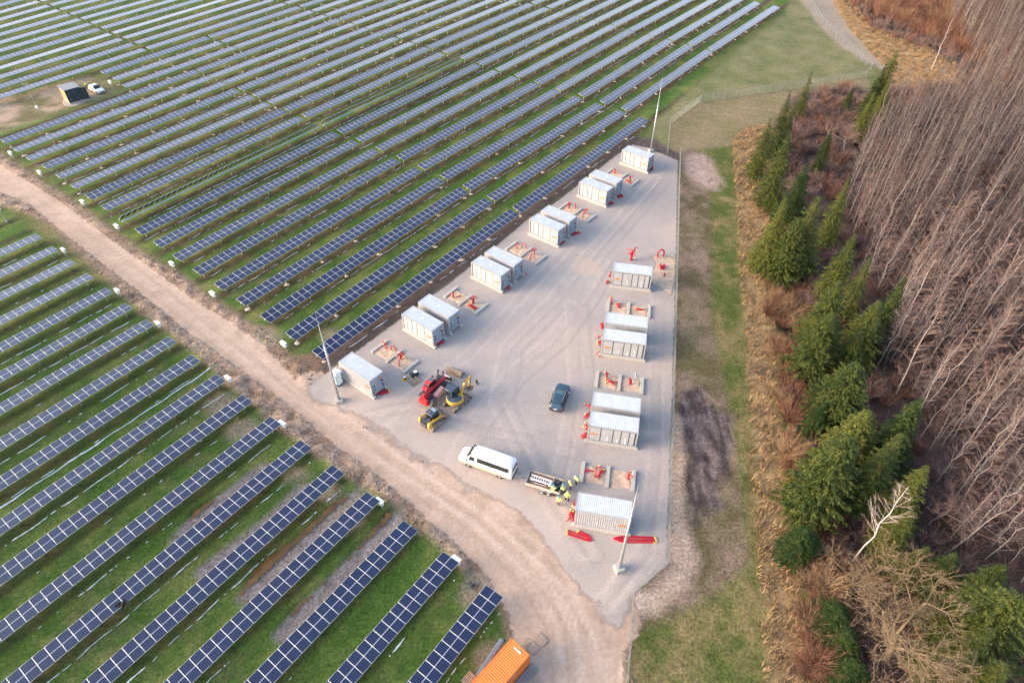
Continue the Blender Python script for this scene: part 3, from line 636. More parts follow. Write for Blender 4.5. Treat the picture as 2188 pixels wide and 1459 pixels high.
# ------------------------------------------------------------------ battery containers
CL, CW, CH = 6.06, 2.44, 2.88
def corrugated(mb, x0, x1, y, z0, z1, depth, pitch, mi=0, axis='x', sgn=1):
    """corrugated wall strip running along x at y (or along y at x), facing sgn"""
    n = int((x1 - x0) / pitch); pts = []
    for i in range(n):
        a = x0 + (x1 - x0) * i / n; w = (x1 - x0) / n
        pts += [(a, 0), (a + w * .3, 0), (a + w * .5, depth), (a + w * .8, depth)]
    pts.append((x1, 0)); b = len(mb.v)
    for (s, d) in pts:
        for z in (z0, z1):
            mb.v.append((s, y - sgn * d, z) if axis == 'x' else (y - sgn * d, s, z))
    for i in range(len(pts) - 1):
        f = (b + 2 * i, b + 2 * i + 2, b + 2 * i + 3, b + 2 * i + 1); mb.f.append(f); mb.m.append(mi)
def roofribs(mb, x0, x1, y0, y1, z, depth, pitch, mi=0):
    n = int((x1 - x0) / pitch); pts = []
    for i in range(n):
        a = x0 + (x1 - x0) * i / n; w = (x1 - x0) / n; pts += [(a, 0), (a + w * .35, 0), (a + w * .5, depth), (a + w * .85, depth)]
    pts.append((x1, 0)); b = len(mb.v)
    for (s, d) in pts: mb.v += [(s, y0, z - d), (s, y1, z - d)]
    for i in range(len(pts) - 1): mb.f.append((b + 2 * i, b + 2 * i + 2, b + 2 * i + 3, b + 2 * i + 1)); mb.m.append(mi)
def dome(mb, x, y, z, r, ax, mi=0):
    c = Vector((x, y, z)); a = Vector(ax); mb.tube([c, c + a * .05], [r, r * .6], 8, mi)
CACHE = {}
def part(key, name, parent, build, mats, **kw):
    """shared mesh per key"""
    if key not in CACHE: mb = MB(); build(mb); CACHE[key] = mb.mesh(name, mats, kw.get('smooth', False))
    o = bpy.data.objects.new(name, CACHE[key]); link(o, parent)
    if kw.get('bevel'):
        m = o.modifiers.new('bevel', 'BEVEL'); m.width = kw['bevel']; m.segments = 1; m.limit_method = 'ANGLE'
    return o
def container(label, cx, cy, rz, ds, es, plain=False, zb=.35):
    """ds: side (+1/-1 of local y) with cabinet doors; es: end (+1/-1 of local x) with equipment doors; plain: no side doors"""
    t = thing('battery_container', label, 'container', (cx, cy, 0), rz, 'grey battery storage containers')
    Lx, Wy = CL / 2, CW / 2; z0, z1 = zb, zb + CH
    def frame(m):
        for sx in (-1, 1):
            for sy in (-1, 1): m.box((sx * (Lx - .08), sy * (Wy - .08), (z0 + z1) / 2), (.16, .16, CH - .004))
            m.box((sx * (Lx - .08), 0, z1 - .08), (.156, CW - .32, .15)); m.box((sx * (Lx - .08), 0, z0 + .08), (.156, CW - .32, .16))
        for sy in (-1, 1):
            m.box((0, sy * (Wy - .07), z1 - .07), (CL - .32, .136, .13)); m.box((0, sy * (Wy - .08), z0 + .09), (CL - .32, .156, .18))
    part('frame%.2f' % zb, 'frame', t, frame, m_contl)
    def castings(m):
        for sx in (-1, 1):
            for sy in (-1, 1):
                for z in (z0 + .06, z1 - .055): m.box((sx * (Lx - .075), sy * (Wy - .075), z), (.19, .18, .125))
    part('cast%.2f' % zb, 'corner_castings', t, castings, m_galv)
    def roof(m): roofribs(m, -Lx + .16, Lx - .16, -Wy + .13, Wy - .13, z1 - .012, .02, .21)
    r = part('roof%.2f' % zb, 'roof', t, roof, m_roofsky)
    for pi_, (xx, yy, ss) in enumerate(((.05, 0, .29), (-2.25, .55, .22), (2.25, -.15, .22))):
        part('roofplate%d' % pi_, 'roof_plate', r, lambda m: m.box((xx, yy, z1 - .005), (ss, ss, .03)), m_white)
    def rm(m):
        for sx in (-1, 1):
            for q in (-.8, -.55, .1, .45, .75): m.box((sx * (Lx - .33), q, z1 + .002), (.05, .13, .012))
    part('roofmarks', 'roof_marking', r, rm, m_contd)
    def wall(sy):
        def f(m): corrugated(m, -Lx + .16, Lx - .16, sy * (Wy - .012), z0 + .18, z1 - .13, .04, .23, 0, 'x', sy)
        return f
    for sy in (-1, 1):
        if sy == ds and not plain:
            def pan(m, sy=sy): m.box((0, sy * (Wy - .06), (z0 + z1) / 2), (CL - .33, .04, CH - .33))
            part('sidepanel%d' % sy, 'side_wall', t, pan, m_dark)
            sx = es * 1
            # cabinet doors: one wide near the equipment end, then narrow ones
            xs = [(.20, 1.55), (1.62, 3.05), (3.12, 4.02), (4.09, 5.02), (5.09, 5.72)]
            for di, (a, b) in enumerate(xs):
                x0, x1 = sx * (Lx - a), sx * (Lx - b); xm, wd = (x0 + x1) / 2, abs(x1 - x0)
                def door(m, xm=xm, wd=wd, di=di, sy=sy):
                    m.box((xm, sy * (Wy - .025), (z0 + z1) / 2 + .02), (wd - .05, .05, CH - .50))
                    if di in (0, 1): m.box((xm - sx * wd * .22, sy * (Wy + .004), (z0 + z1) / 2 + .02), (.10, .02, CH - .6)); m.box((xm + sx * wd * .02, sy * (Wy + .004), (z0 + z1) / 2 + .02), (.05, .02, CH - .6))
                d = part(('door', di, sy, es), 'side_door', t, door, m_contl)
                if di < 4:
                    def vents(m, xm=xm, di=di, sy=sy):
                        for zz in ([.62], [.55, .85, 1.15], [.6, .9], [.45, .72, 1.12, 1.38])[di]: dome(m, xm - sx * (.45 if di == 0 else .12), sy * (Wy + .002), z0 + zz, .085, (0, sy, 0))
                    part(('vent', di, sy, es), 'vent', d, vents, m_white)
        else:
            part(('wall', sy), 'side_wall', t, wall(sy), m_contl)
            def vents(m, sy=sy):
                for xx, zz in ((-.5, 1.15), (.35, .75), (1.2, .6)): dome(m, xx * es, sy * (Wy + .002), z0 + zz, .09, (0, sy, 0))
            part(('wvent', sy, es), 'vent', t, vents, m_white)
    for sy in (-1, 1):
        part(('label', es, sy), 'warning_label', t, lambda m: m.box((es * (Lx - .78), sy * (Wy + .018), z0 + 1.42), (.82, .012, .26)), m_orange)
    # equipment end
    def endp(m): m.box((es * (Lx - .05), 0, (z0 + z1) / 2), (.04, CW - .33, CH - .32))
    part(('endp', es), 'end_wall', t, endp, m_contd)
    for sy in (-1, 1):
        def ed(m, sy=sy): m.box((es * (Lx - .02), sy * (Wy - .16) / 2, (z0 + z1) / 2), (.05, Wy - .24, CH - .44))
        d = part(('ed', es, sy), 'end_door', t, ed, m_contd)
        def eb(m, sy=sy):
            for q, (yy, zz, w, h) in enumerate([(.3, 1.9, .22, .2), (.75, 1.55, .3, .22), (.3, 1.2, .2, .3), (.7, .95, .34, .2), (.35, .6, .25, .2), (.85, .5, .18, .25)]):
                m.box((es * (Lx + .03), sy * yy, z0 + zz), (.06, w, h), q % 2)
            for yy in (.12, .55, 1.0): m.cyl((es * (Lx + .03), sy * yy, z0 + .3), (es * (Lx + .03), sy * yy, z1 - .3), .017, 6, 0)
        part(('eb', es, sy), 'door_fitting', d, eb, [m_galv, m_blackm])
    part(('el', es), 'end_label', t, lambda m: m.box((es * (Lx + .055), es * .55, z0 + 2.15), (.012, .5, .24)), m_orange)
    part(('el2', es), 'end_label', t, lambda m: m.box((es * (Lx + .055), es * .55, z0 + 1.75), (.012, .32, .18)), m_dark)
    def ew(m): corrugated(m, -Wy + .16, Wy - .16, -es * (Lx - .012), z0 + .16, z1 - .15, .035, .26, 0, 'y', -es)
    part(('ew', es), 'end_wall', t, ew, m_contl)
    return t
def strip_beam(label, cx, cy, rz, L, w=.42, h=.35):
    o = MB().box((0, 0, h / 2 - .05), (L, w, h + .096)).obj('concrete_beam', m_conc, None, bevel=.02, loc=(cx, cy, 0), rz=rz)
    return tag(o, label, 'concrete beam', 'concrete foundation beams')
def rotxy(x, y, a): return (x * math.cos(a) - y * math.sin(a), x * math.sin(a) + y * math.cos(a))
def fit_container(quad, z=3.23):
    P = [at(x, y, z) for x, y in quad]; c = sum(P, Vector()) / 4; d = (P[1] - P[0]) + (P[2] - P[3]); return c.x, c.y, math.atan2(d.y, d.x)
def px(ox, oy, s, *pts): return [(ox + x / s, oy + y / s) for x, y in pts]
# roof corners in the photo, first edge = long edge
SPEC = [
 ('single corrugated grey battery container beside the white portable toilet', px(600, 600, 4.368, (660, 655), (950, 850), (835, 942), (537, 750)), -1, 1, True),
 ('grey battery container with five side doors, front one of the pair left of the loaders', px(600, 600, 4.368, (1240, 225), (1525, 395), (1400, 480), (1125, 300)), -1, 1, False),
 ('grey battery container behind its twin, rear one of the pair left of the loaders', px(600, 600, 4.368, (1390, 118), (1670, 270), (1560, 350), (1278, 195)), 1, 1, False),
 ('grey battery container, front one of the second pair from the toilet', px(1050, 280, 4.862, (480, 850), (780, 985), (700, 1055), (393, 912))[0:4], -1, 1, False),
 ('grey battery container, rear one of the second pair from the toilet', px(1050, 280, 4.862, (600, 758), (893, 890), (808, 960), (513, 820)), 1, 1, False),
 ('grey battery container, front one of the third pair from the toilet', None, -1, 1, False),
 ('grey battery container, rear one of the third pair from the toilet', None, 1, 1, False),
 ('grey battery container, front one of the fourth pair from the toilet', px(1050, 280, 4.862, (978, 470), (1275, 590), (1200, 640), (912, 520)), -1, 1, False),
 ('grey battery container, rear one of the fourth pair from the toilet', px(1050, 280, 4.862, (1082, 390), (1375, 500), (1300, 560), (1015, 445)), 1, 1, False),
 ('single grey battery container standing at the foot of the far mast', px(1050, 280, 4.862, (1425, 148), (1700, 240), (1628, 282), (1358, 200)), -1, 1, False),
]
# pairs two and three of the left line, digitised at their own zooms
SPEC[3] = (SPEC[3][0], [(1036.5, 545.2), (1092.0, 575.5), (1069.5, 590.5), (1005.5, 561.5)], -1, 1, False)
SPEC[4] = (SPEC[4][0], [(1056.0, 522.8), (1119.3, 553.8), (1097.5, 570.2), (1034.5, 540.4)], 1, 1, False)
SPEC[3] = (SPEC[3][0], [(1027.3, 544.2), (1092.0, 575.5), (1070.0, 591.5), (1005.3, 560.0)], -1, 1, False)
SPEC[5] = (SPEC[5][0], px(1050, 280, 4.862, (480, 850), (777, 985), (697, 1050), (393, 912)), -1, 1, False)
SPEC[6] = (SPEC[6][0], px(1050, 280, 4.862, (600, 758), (893, 890), (805, 958), (513, 820)), 1, 1, False)
LEFTROT = R(-37.9)
left_pos = []
for (lab, quad, ds, es, plain) in SPEC:
    cx, cy, a = fit_container(quad); a = LEFTROT; left_pos.append((cx, cy))
    container(lab, cx, cy, a, ds, es, plain)
    for s, nm in ((-1, 'front'), (1, 'rear')):
        ox, oy = rotxy(.05, s * 1.12, a)
        strip_beam(f'long concrete beam under the {nm} edge of the ' + lab.replace('grey battery ', '').replace('single corrugated ', 'plain-walled ').split(' with five')[0].split(' behind its')[0] + (' left of loaders' if 'loaders' in lab and s else ''), cx + ox, cy + oy, a, 6.65)
RSPEC = [
 ('grey battery container standing alone just below the tall red cable bundle', px(1150, 480, 4.863, (785, 388), (1195, 432), (1190, 533), (775, 485)), -1, -1, False),
 ('ribbed grey battery container, upper one of the right pair below the solo container', px(1150, 480, 4.863, (712, 905), (1150, 965), (1140, 1070), (690, 1015)), 1, -1, False),
 ('grey battery container with side doors, lower one of the pair above the parked car level', px(1150, 480, 4.863, (680, 1070), (1135, 1130), (1125, 1253), (665, 1190)), -1, -1, False),
 ('ribbed grey battery container, upper one of the right pair beside the parked car', px(1150, 750, 6.343, (755, 535), (1400, 635), (1385, 840), (725, 735)), 1, -1, False),
 ('grey battery container with side doors, lower one of the pair beside the parked car', px(1150, 750, 6.343, (705, 800), (1378, 905), (1360, 1115), (690, 1008)), -1, -1, False),
 ('ribbed grey battery container nearest the camera beside the group of workers', px(950, 900, 4.292, (1228, 643), (1722, 728), (1710, 900), (1200, 822)), -1, 1, True)]
for i, (lab, quad, ds, es, plain) in enumerate(RSPEC):
    cx, cy, a = fit_container(quad); a = R(-11.2)
    container(lab, cx, cy, a, ds, es, plain)
    for s, nm in ((-1, 'front'), (1, 'rear')):
        ox, oy = rotxy(.0, s * 1.12, a)
        strip_beam(f'long concrete beam under the {nm} edge of the ' + ['solo right-hand container', 'upper container of the upper right pair', 'lower container of the upper right pair', 'upper container beside the parked car', 'lower container beside the parked car', 'container nearest the camera'][i], cx + ox, cy + oy, a, 6.6)
# ------------------------------------------------------------------ empty foundations: three beams over two sand pits
FO = [ # centre px of the three beams, left line then right line
 (px(600, 600, 4.368, (918, 605), (1058, 695), (1210, 795)), R(52), 'next to the toilet container'),
 (px(600, 600, 4.368, (1585, 100), (1720, 175), (1870, 255)), R(52), 'between the first and second left pairs'),
 (px(930, 500, 4.978, (808, 118), (963, 190), (1120, 270)), R(52), 'between the second and third left pairs'),
 (px(1180, 340, 6.4, (150, 635), (345, 715), (530, 805)), R(52), 'between the third and fourth left pairs'),
 (px(1180, 340, 6.4, (775, 165), (970, 235), (1130, 320)), R(52), 'beside the container at the far mast'),
 (px(1150, 480, 4.863, (730, 835), (940, 868), (1155, 898)), R(79), 'above the upper right pair'),
 (px(1150, 750, 6.343, (798, 375), (1105, 420), (1410, 465)), R(79), 'right of the parked car'),
 (px(950, 900, 4.292, (1265, 458), (1498, 500), (1733, 540)), R(79), 'beside the workers')]
m_pit = M('pit_sand', (.55, .40, .29), .95, 0, .2, 2.5, .6, 9)
m_pitd = M('dug_gravel', (.36, .31, .28), .95, 0, .2, 2.5, .6, 9)
def pitmound(name, c, rz, w, l, label):
    n = 14; V, F = [], []
    for i in range(n + 1):
        for j in range(n + 1):
            x, y = (i / n - .5) * w, (j / n - .5) * l
            ed = 1 - max(abs(i / n - .5), abs(j / n - .5)) * 2
            jx = (vnoise(np.array(x * 1.7 + c.x), np.array(y * 1.7 + c.y), 3) - .5) * (.55 if ed < .01 else .1)
            rx, ry = rotxy(x + jx * (1 if ed < .01 else 0), y + jx * (1 if ed < .01 else 0), rz)
            V.append((rx, ry, (-.02 if ed < .01 else .03 + .10 * float(vnoise(np.array(x * 2.3 + c.x), np.array(y * 2.3 + c.y), 8)))))
    for i in range(n):
        for j in range(n):
            a = i * (n + 1) + j; F.append((a, a + 1, a + n + 2, a + n + 1))
    F = [f[::-1] for f in F]
    me = fastmesh(name, np.array(V), np.array(F), m_pit, smooth=True)
    o = bpy.data.objects.new(name, me); link(o); o.location = (c.x, c.y, 0.0); return tag(o, kind='structure')
PITS = []
for fi, (bs, rz, where) in enumerate(FO):
    C = [at(x, y, .3) for x, y in bs]
    for q, c in enumerate(C):
        o = MB().box((0, 0, .10), (3.0, .44, .42)).obj('concrete_beam', m_conc, None, bevel=.02, loc=(c.x, c.y, 0), rz=rz)
        tag(o, f'short concrete beam, {["left", "middle", "right"][q]} one of the empty foundation {where}', 'concrete beam', 'concrete foundation beams')
    for q in range(2):
        c = (C[q] + C[q + 1]) / 2; w = (C[q + 1] - C[q]).length - .40
        d = C[q + 1] - C[q]; a = math.atan2(d.y, d.x)
        pitmound('sand_pit', c, a, w, 2.45, where); PITS.append((c, a, where, q))
# ------------------------------------------------------------------ red cable conduits
def conduit(parent, pts, r=.055, cap=True):
    P = [Vector(p) for p in pts]; S = []
    for i in range(len(P) - 1):
        p0, p1, p2, p3 = P[max(i - 1, 0)], P[i], P[i + 1], P[min(i + 2, len(P) - 1)]
        for k in range(5):
            t = k / 5; S.append(.5 * ((2 * p1) + (p2 - p0) * t + (2 * p0 - 5 * p1 + 4 * p2 - p3) * t * t + (3 * p1 - p0 - 3 * p2 + p3) * t ** 3))
    S.append(P[-1]); mb = MB(); mb.tube(S, r, 7); o = mb.obj('conduit', m_red, parent, smooth=True)
    if cap:
        d = (S[-1] - S[-2]).normalized(); c = MB(); c.tube([S[-1] - d * .02, S[-1] + d * .13], [r * 1.35, r * 1.5], 8); c.obj('end_cap', m_yelcap, o)
    return o
def bundle(label, loc, kind, n, seed, yaw=0.0, size=1.0, caps=.4, r=.066):
    q = random.Random(seed); t = thing('cable_conduit_bundle', label, 'conduits', loc, yaw, 'red cable conduit bundles')
    for i in range(n):
        cp = q.random() < caps
        if kind == 'spray':      # rising out of the sand and flopping over
            a = q.uniform(0, 6.28); h = q.uniform(.7, 1.25) * size; rr = q.uniform(.25, .7) * size; ox, oy = q.uniform(-.15, .15), q.uniform(-.2, .2)
            conduit(t, [(ox, oy, -.2), (ox, oy, h * .6), (ox + math.cos(a) * rr * .4, oy + math.sin(a) * rr * .4, h), (ox + math.cos(a) * rr, oy + math.sin(a) * rr, h * q.uniform(.75, 1.0))], r, cp)
        elif kind == 'heap':     # lying in a loose pile
            a = q.uniform(-.5, .5); L = q.uniform(.5, .95) * size; ox, oy = q.uniform(-.2, .2), q.uniform(-.35, .35); z = .08 + i * .05
            conduit(t, [(ox - math.cos(a) * L, oy - math.sin(a) * L, z), (ox - L * .2, oy + q.uniform(-.2, .2), z + .12), (ox + L * .3, oy + q.uniform(-.2, .2), z + .1), (ox + math.cos(a) * L, oy + math.sin(a) * L, z)], r, cp)
        elif kind == 'loop':
            h = (1.0 + .25 * i) * size; w = (.35 + .12 * i) * size
            conduit(t, [(-w, i * .1, -.1), (-w * 1.1, i * .1, h * .6), (-w * .4, i * .1, h), (w * .5, i * .1, h), (w * 1.1, i * .1, h * .55), (w, i * .1, .1)], r, cp)
        elif kind == 'sheaf':
            a = (i - n / 2) * .035; L = size * q.uniform(.86, 1.0); oy = (i - n / 2) * .155 + q.uniform(-.04, .04); z = .09 + (i % 2) * .05
            conduit(t, [(-L / 2, oy * .3, z * .6), (-L / 4, oy * 1.2, z), (L / 4, oy * 1.1, z), (L / 2, oy * .9 + a, z)], r, True)
    return t
bundles_pit = {0: [('spray', 2, -.55, .3), ('loop', 1, .7, .75)], 1: [('spray', 6, -.55, .3), ('spray', 1, .3, -.75)],
 2: [('spray', 2, -.4, -.6), ('heap', 1, .2, .3)], 3: [('spray', 7, -.2, .3), ('heap', 4, .2, -.6)], 4: [('spray', 2, -.3, .1), ('loop', 1, .5, .9)], 5: [('spray', 3, -.3, .6), ('loop', 1, .3, -.6)],
 6: [('spray', 4, -.5, .3), ('loop', 1, .5, .9)], 7: [('spray', 4, -.3, .6), ('spray', 1, .4, -.7)], 8: [('spray', 3, -.4, .2)], 9: [('spray', 3, .2, .3), ('heap', 2, .6, -.4)],
 10: [('spray', 2, -1., .5), ('heap', 4, .2, .3)], 11: [('heap', 3, .0, .3)], 12: [('spray', 3, -.4, .6), ('heap', 4, .35, -.1)], 13: [('spray', 3, -.1, .1)],
 14: [('heap', 2, -.8, .3), ('heap', 5, .4, .4)], 15: [('spray', 3, .8, .3)]}
seed = 100
for pi, (c, a, where, q) in enumerate(PITS):
    for bi, (kind, n, dx, dy) in enumerate(bundles_pit.get(pi, [])):
        ox, oy = rotxy(dx, dy, a); seed += 1
        bundle(f'{["larger", "smaller"][bi]} red conduit {kind} in {["left", "right"][q]} sand pit {where}', (c.x + ox, c.y + oy, 0.05), kind, n, seed, rnd.uniform(0, 3), 1.0 if kind != 'heap' else .9, .35 if pi < 10 else .55)
ends = [(818, 838, 'sheaf', 4, R(20), 1.7, 'lying at the door end of the toilet-side container'), (940, 735, 'heap', 4, R(40), .7, 'at the end of the front container left of the loaders'), (1084, 618, 'heap', 3, R(50), .5, 'at the end of the front container of the second pair'),
 (1120, 588, 'heap', 2, R(30), .4, 'at the end of the rear container of the second pair'), (1200, 520, 'heap', 4, R(40), .6, 'at the end of the front container of the third pair'), (1228, 498, 'sheaf', 6, R(30), 1.9, 'at the end of the rear container of the third pair'),
 (1305, 436, 'heap', 6, R(40), .9, 'at the end of the front container of the fourth pair'), (1325, 420, 'sheaf', 5, R(40), 1.2, 'at the end of the rear container of the fourth pair'), (1392, 364, 'spray', 4, 0, .8, 'at the end of the container by the far mast'),
 (1303, 592, 'spray', 3, 0, .8, 'by the upper left corner of the solo right-hand container'), (1300, 605, 'heap', 3, R(70), .6, 'by the lower left corner of the solo right-hand container'),
 (1286, 702, 'spray', 5, 0, .9, 'left of the upper container of the upper right pair'), (1283, 720, 'heap', 2, R(80), .5, 'in the gap of the upper right pair'), (1281, 736, 'spray', 4, 0, .8, 'left of the lower container of the upper right pair'), (1278, 757, 'heap', 3, R(70), .7, 'by the lower left corner of the upper right pair'),
 (1257, 872, 'heap', 4, R(120), .9, 'left of the upper container beside the parked car'), (1257, 890, 'heap', 4, R(80), .8, 'in the gap of the pair beside the parked car'), (1252, 915, 'spray', 4, 0, .7, 'left of the lower container beside the parked car'), (1249, 930, 'heap', 5, R(60), .7, 'by the lower left corner of the pair beside the parked car'),
 (1225, 1104, 'heap', 6, R(75), .9, 'left of the container nearest the camera'), (1227, 1080, 'spray', 2, 0, .8, 'by the upper left corner of the container nearest the camera')]
for i, (x, y, kind, n, yw, sz, lab) in enumerate(ends):
    bundle('red conduits ' + lab, at(x, y, 0), kind, n, 300 + i, yw, sz, .25 if i < 9 else .6)
p = at(1348, 556); t = bundle('tall upright clump of red conduits behind the solo right-hand container', p, 'spray', 11, 77, 0, 1.9, .3, .06)
p = at(1411, 549); t = bundle('thick red conduit arching in a big loop on the sand by the fence', p, 'loop', 1, 78, R(8), 1.4, 0, .13)
for i, ch in enumerate(t.children): pass
p = at(1414, 572); bundle('pile of coiled red conduit on the sand by the fence', p, 'heap', 7, 79, R(80), .8, .1, .09)
p = at(1420, 589); bundle('thin red conduit loop at the lower end of the sand patch', p, 'loop', 2, 80, R(70), .5, 0, .05)
def sheaf_px(label, a, b, n, seed):
    A, B_ = at(*a), at(*b); c = (A + B_) / 2; d = B_ - A
    return bundle(label, (c.x, c.y, 0), 'sheaf', n, seed, math.atan2(d.y, d.x), d.length, 1, .06)
sheaf_px('sheaf of straight red conduits with yellow caps, outer one in front of the nearest container', (1266, 1156), (1210, 1138), 4, 401)
sheaf_px('shorter sheaf of yellow capped red conduits crossing its neighbour before the nearest container', (1264, 1152), (1234, 1137), 3, 402)
sheaf_px('long sheaf of red conduits with yellow caps lying behind the near mast', (1310, 1151), (1400, 1153), 5, 403)

# ------------------------------------------------------------------ fence
m_fence = m_mesh
def fence(label, pix, h=1.9, step=2.5, group='wire mesh fences'):
    P = [at(*q) for q in pix]; t = thing('wire_fence', label, 'fence', tuple(P[0]), 0, group); o0 = P[0]
    posts = MB(); 
    key = 'fpost'
    if key not in CACHE: mb = MB(); mb.box((0, 0, h / 2 - .1), (.07, .05, h + .3)); CACHE[key] = mb.mesh('post', m_galv)
    def post(p):
        o = bpy.data.objects.new('post', CACHE[key]); link(o, t); o.location = (p.x - o0.x, p.y - o0.y, gz(p.x, p.y))
    post(P[0])
    for a, b in zip(P[:-1], P[1:]):
        L = (b - a).length; n = max(1, round(L / step)); d = (b - a) / n; w = d.length; yaw = math.atan2(d.y, d.x)
        wk_ = 'fpanel%.1f' % w
        if wk_ not in CACHE:
            mb = MB(); x = .04; r = .0045
            while x < w: mb.box((x, 0, h / 2 + .02), (r * 2, r * 2, h - .05)); x += .10
            for zz in [.05, .35, .7, 1.05, 1.4, 1.7, h - .02]: mb.box((w / 2, .012, zz), (w, r * 2.4, r * 2.4 if zz < h - .1 else .03))
            CACHE[wk_] = mb.mesh('mesh_panel', m_fence)
        for i in range(n):
            q = a + d * i; o = bpy.data.objects.new('mesh_panel', CACHE[wk_]); link(o, t); o.location = (q.x - o0.x, q.y - o0.y, max(0, gz(q.x, q.y))); o.rotation_euler.z = yaw
            post(a + d * (i + 1))
    return t
fence('grey wire mesh fence running down the right edge of the gravel yard', [(1452, 334), (1449, 420), (1446, 545), (1441, 700), (1437, 850), (1431, 1000), (1428, 1100), (1425, 1208), (1352, 1270), (1345, 1370), (1338, 1459), (1330, 1600)])
fence('grey wire mesh fence bending between the far mast and the field', [(1425, 333), (1431, 268), (1496, 219)], step=2.6)
fence('grey wire mesh fence crossing the field behind the spruces', [(1497, 219), (1620, 201), (1740, 185), (1850, 166)], step=3.0)
fence('low wire fence along the track at the top of the field', [(1860, 150), (1800, 95), (1757, 52), (1725, 5), (1700, -60)], step=3.0)

# ------------------------------------------------------------------ masts
def mast(label, px_, py_, top=16.0, foot=.55):
    p = at(px_, py_); t = thing('lightning_mast', label, 'mast', (p.x, p.y, 0), R(20), 'tall lightning masts')
    MB().box((0, 0, foot / 2 - .1), (.95, .95, foot + .2)).obj('concrete_foot', m_conc, t, bevel=.03)
    MB().cyl((0, 0, foot), (0, 0, foot + .05), .30, 16).obj('flange', m_galv, t)
    m = MB(); m.tube([(0, 0, foot + .05), (0, 0, 5.5), (0, 0, 10.4)], [.20, .15, .105], 14); m.obj('pole', m_galv, t, smooth=True)
    MB().cyl((0, 0, 10.3), (0, 0, 10.5), .15, 12).obj('collar', m_galv, t)
    m = MB(); m.tube([(0, 0, 10.4), (0, 0, 13.8)], [.06, .045], 8); m.tube([(0, 0, 13.8), (0, 0, top)], [.022, .012], 6); m.obj('rod', m_tube, t)
    return t
mast('tall tapered steel mast standing beside the portable toilet', 725.5, 857.6, 16.2)
mast('tall tapered steel mast in front of the nearest battery container', 1322, 1217, 16.0, .7)
mast('tall tapered steel mast behind the farthest battery container', 1390.4, 324.2, 15.8)
# ------------------------------------------------------------------ toilet
p = at(724, 818); t = thing('portable_toilet', 'white portable toilet with teal corner stripes beside the first container', 'portable toilet', (p.x, p.y, 0), R(-38))
MB().box((0, 0, .08), (1.12, 1.12, .16)).obj('skid_base', m_black, t)
MB().box((0, 0, 1.15), (1.08, 1.08, 2.0), 0, None, .99).obj('cabin', m_white, t, bevel=.06)
m = MB(); m.loft([[(x * s_, y * s_, z) for x, y in ((-.56, -.56), (.56, -.56), (.56, .56), (-.56, .56))] for s_, z in ((1, 2.14), (1, 2.2), (.82, 2.34), (.5, 2.40))]); m.obj('roof', m_white, t, bevel=.02)
for sx, sy in ((-.5, -.555), (.5, -.555)): MB().box((sx * .85, sy, 1.1), (.20, .03, 1.85)).obj('corner_stripe', m_teal, t)
MB().box((.555, .42, 1.1), (.03, .20, 1.85)).obj('corner_stripe', m_teal, t)
MB().box((.56, -.05, 1.12), (.03, .64, 1.8)).obj('door', m_white, t)
MB().box((.58, .22, 1.15), (.02, .05, .18)).obj('door_handle', m_black, t)
MB().cyl((-.35, .35, 2.2), (-.35, .35, 2.65), .05, 8).obj('vent_pipe', m_grey, t)

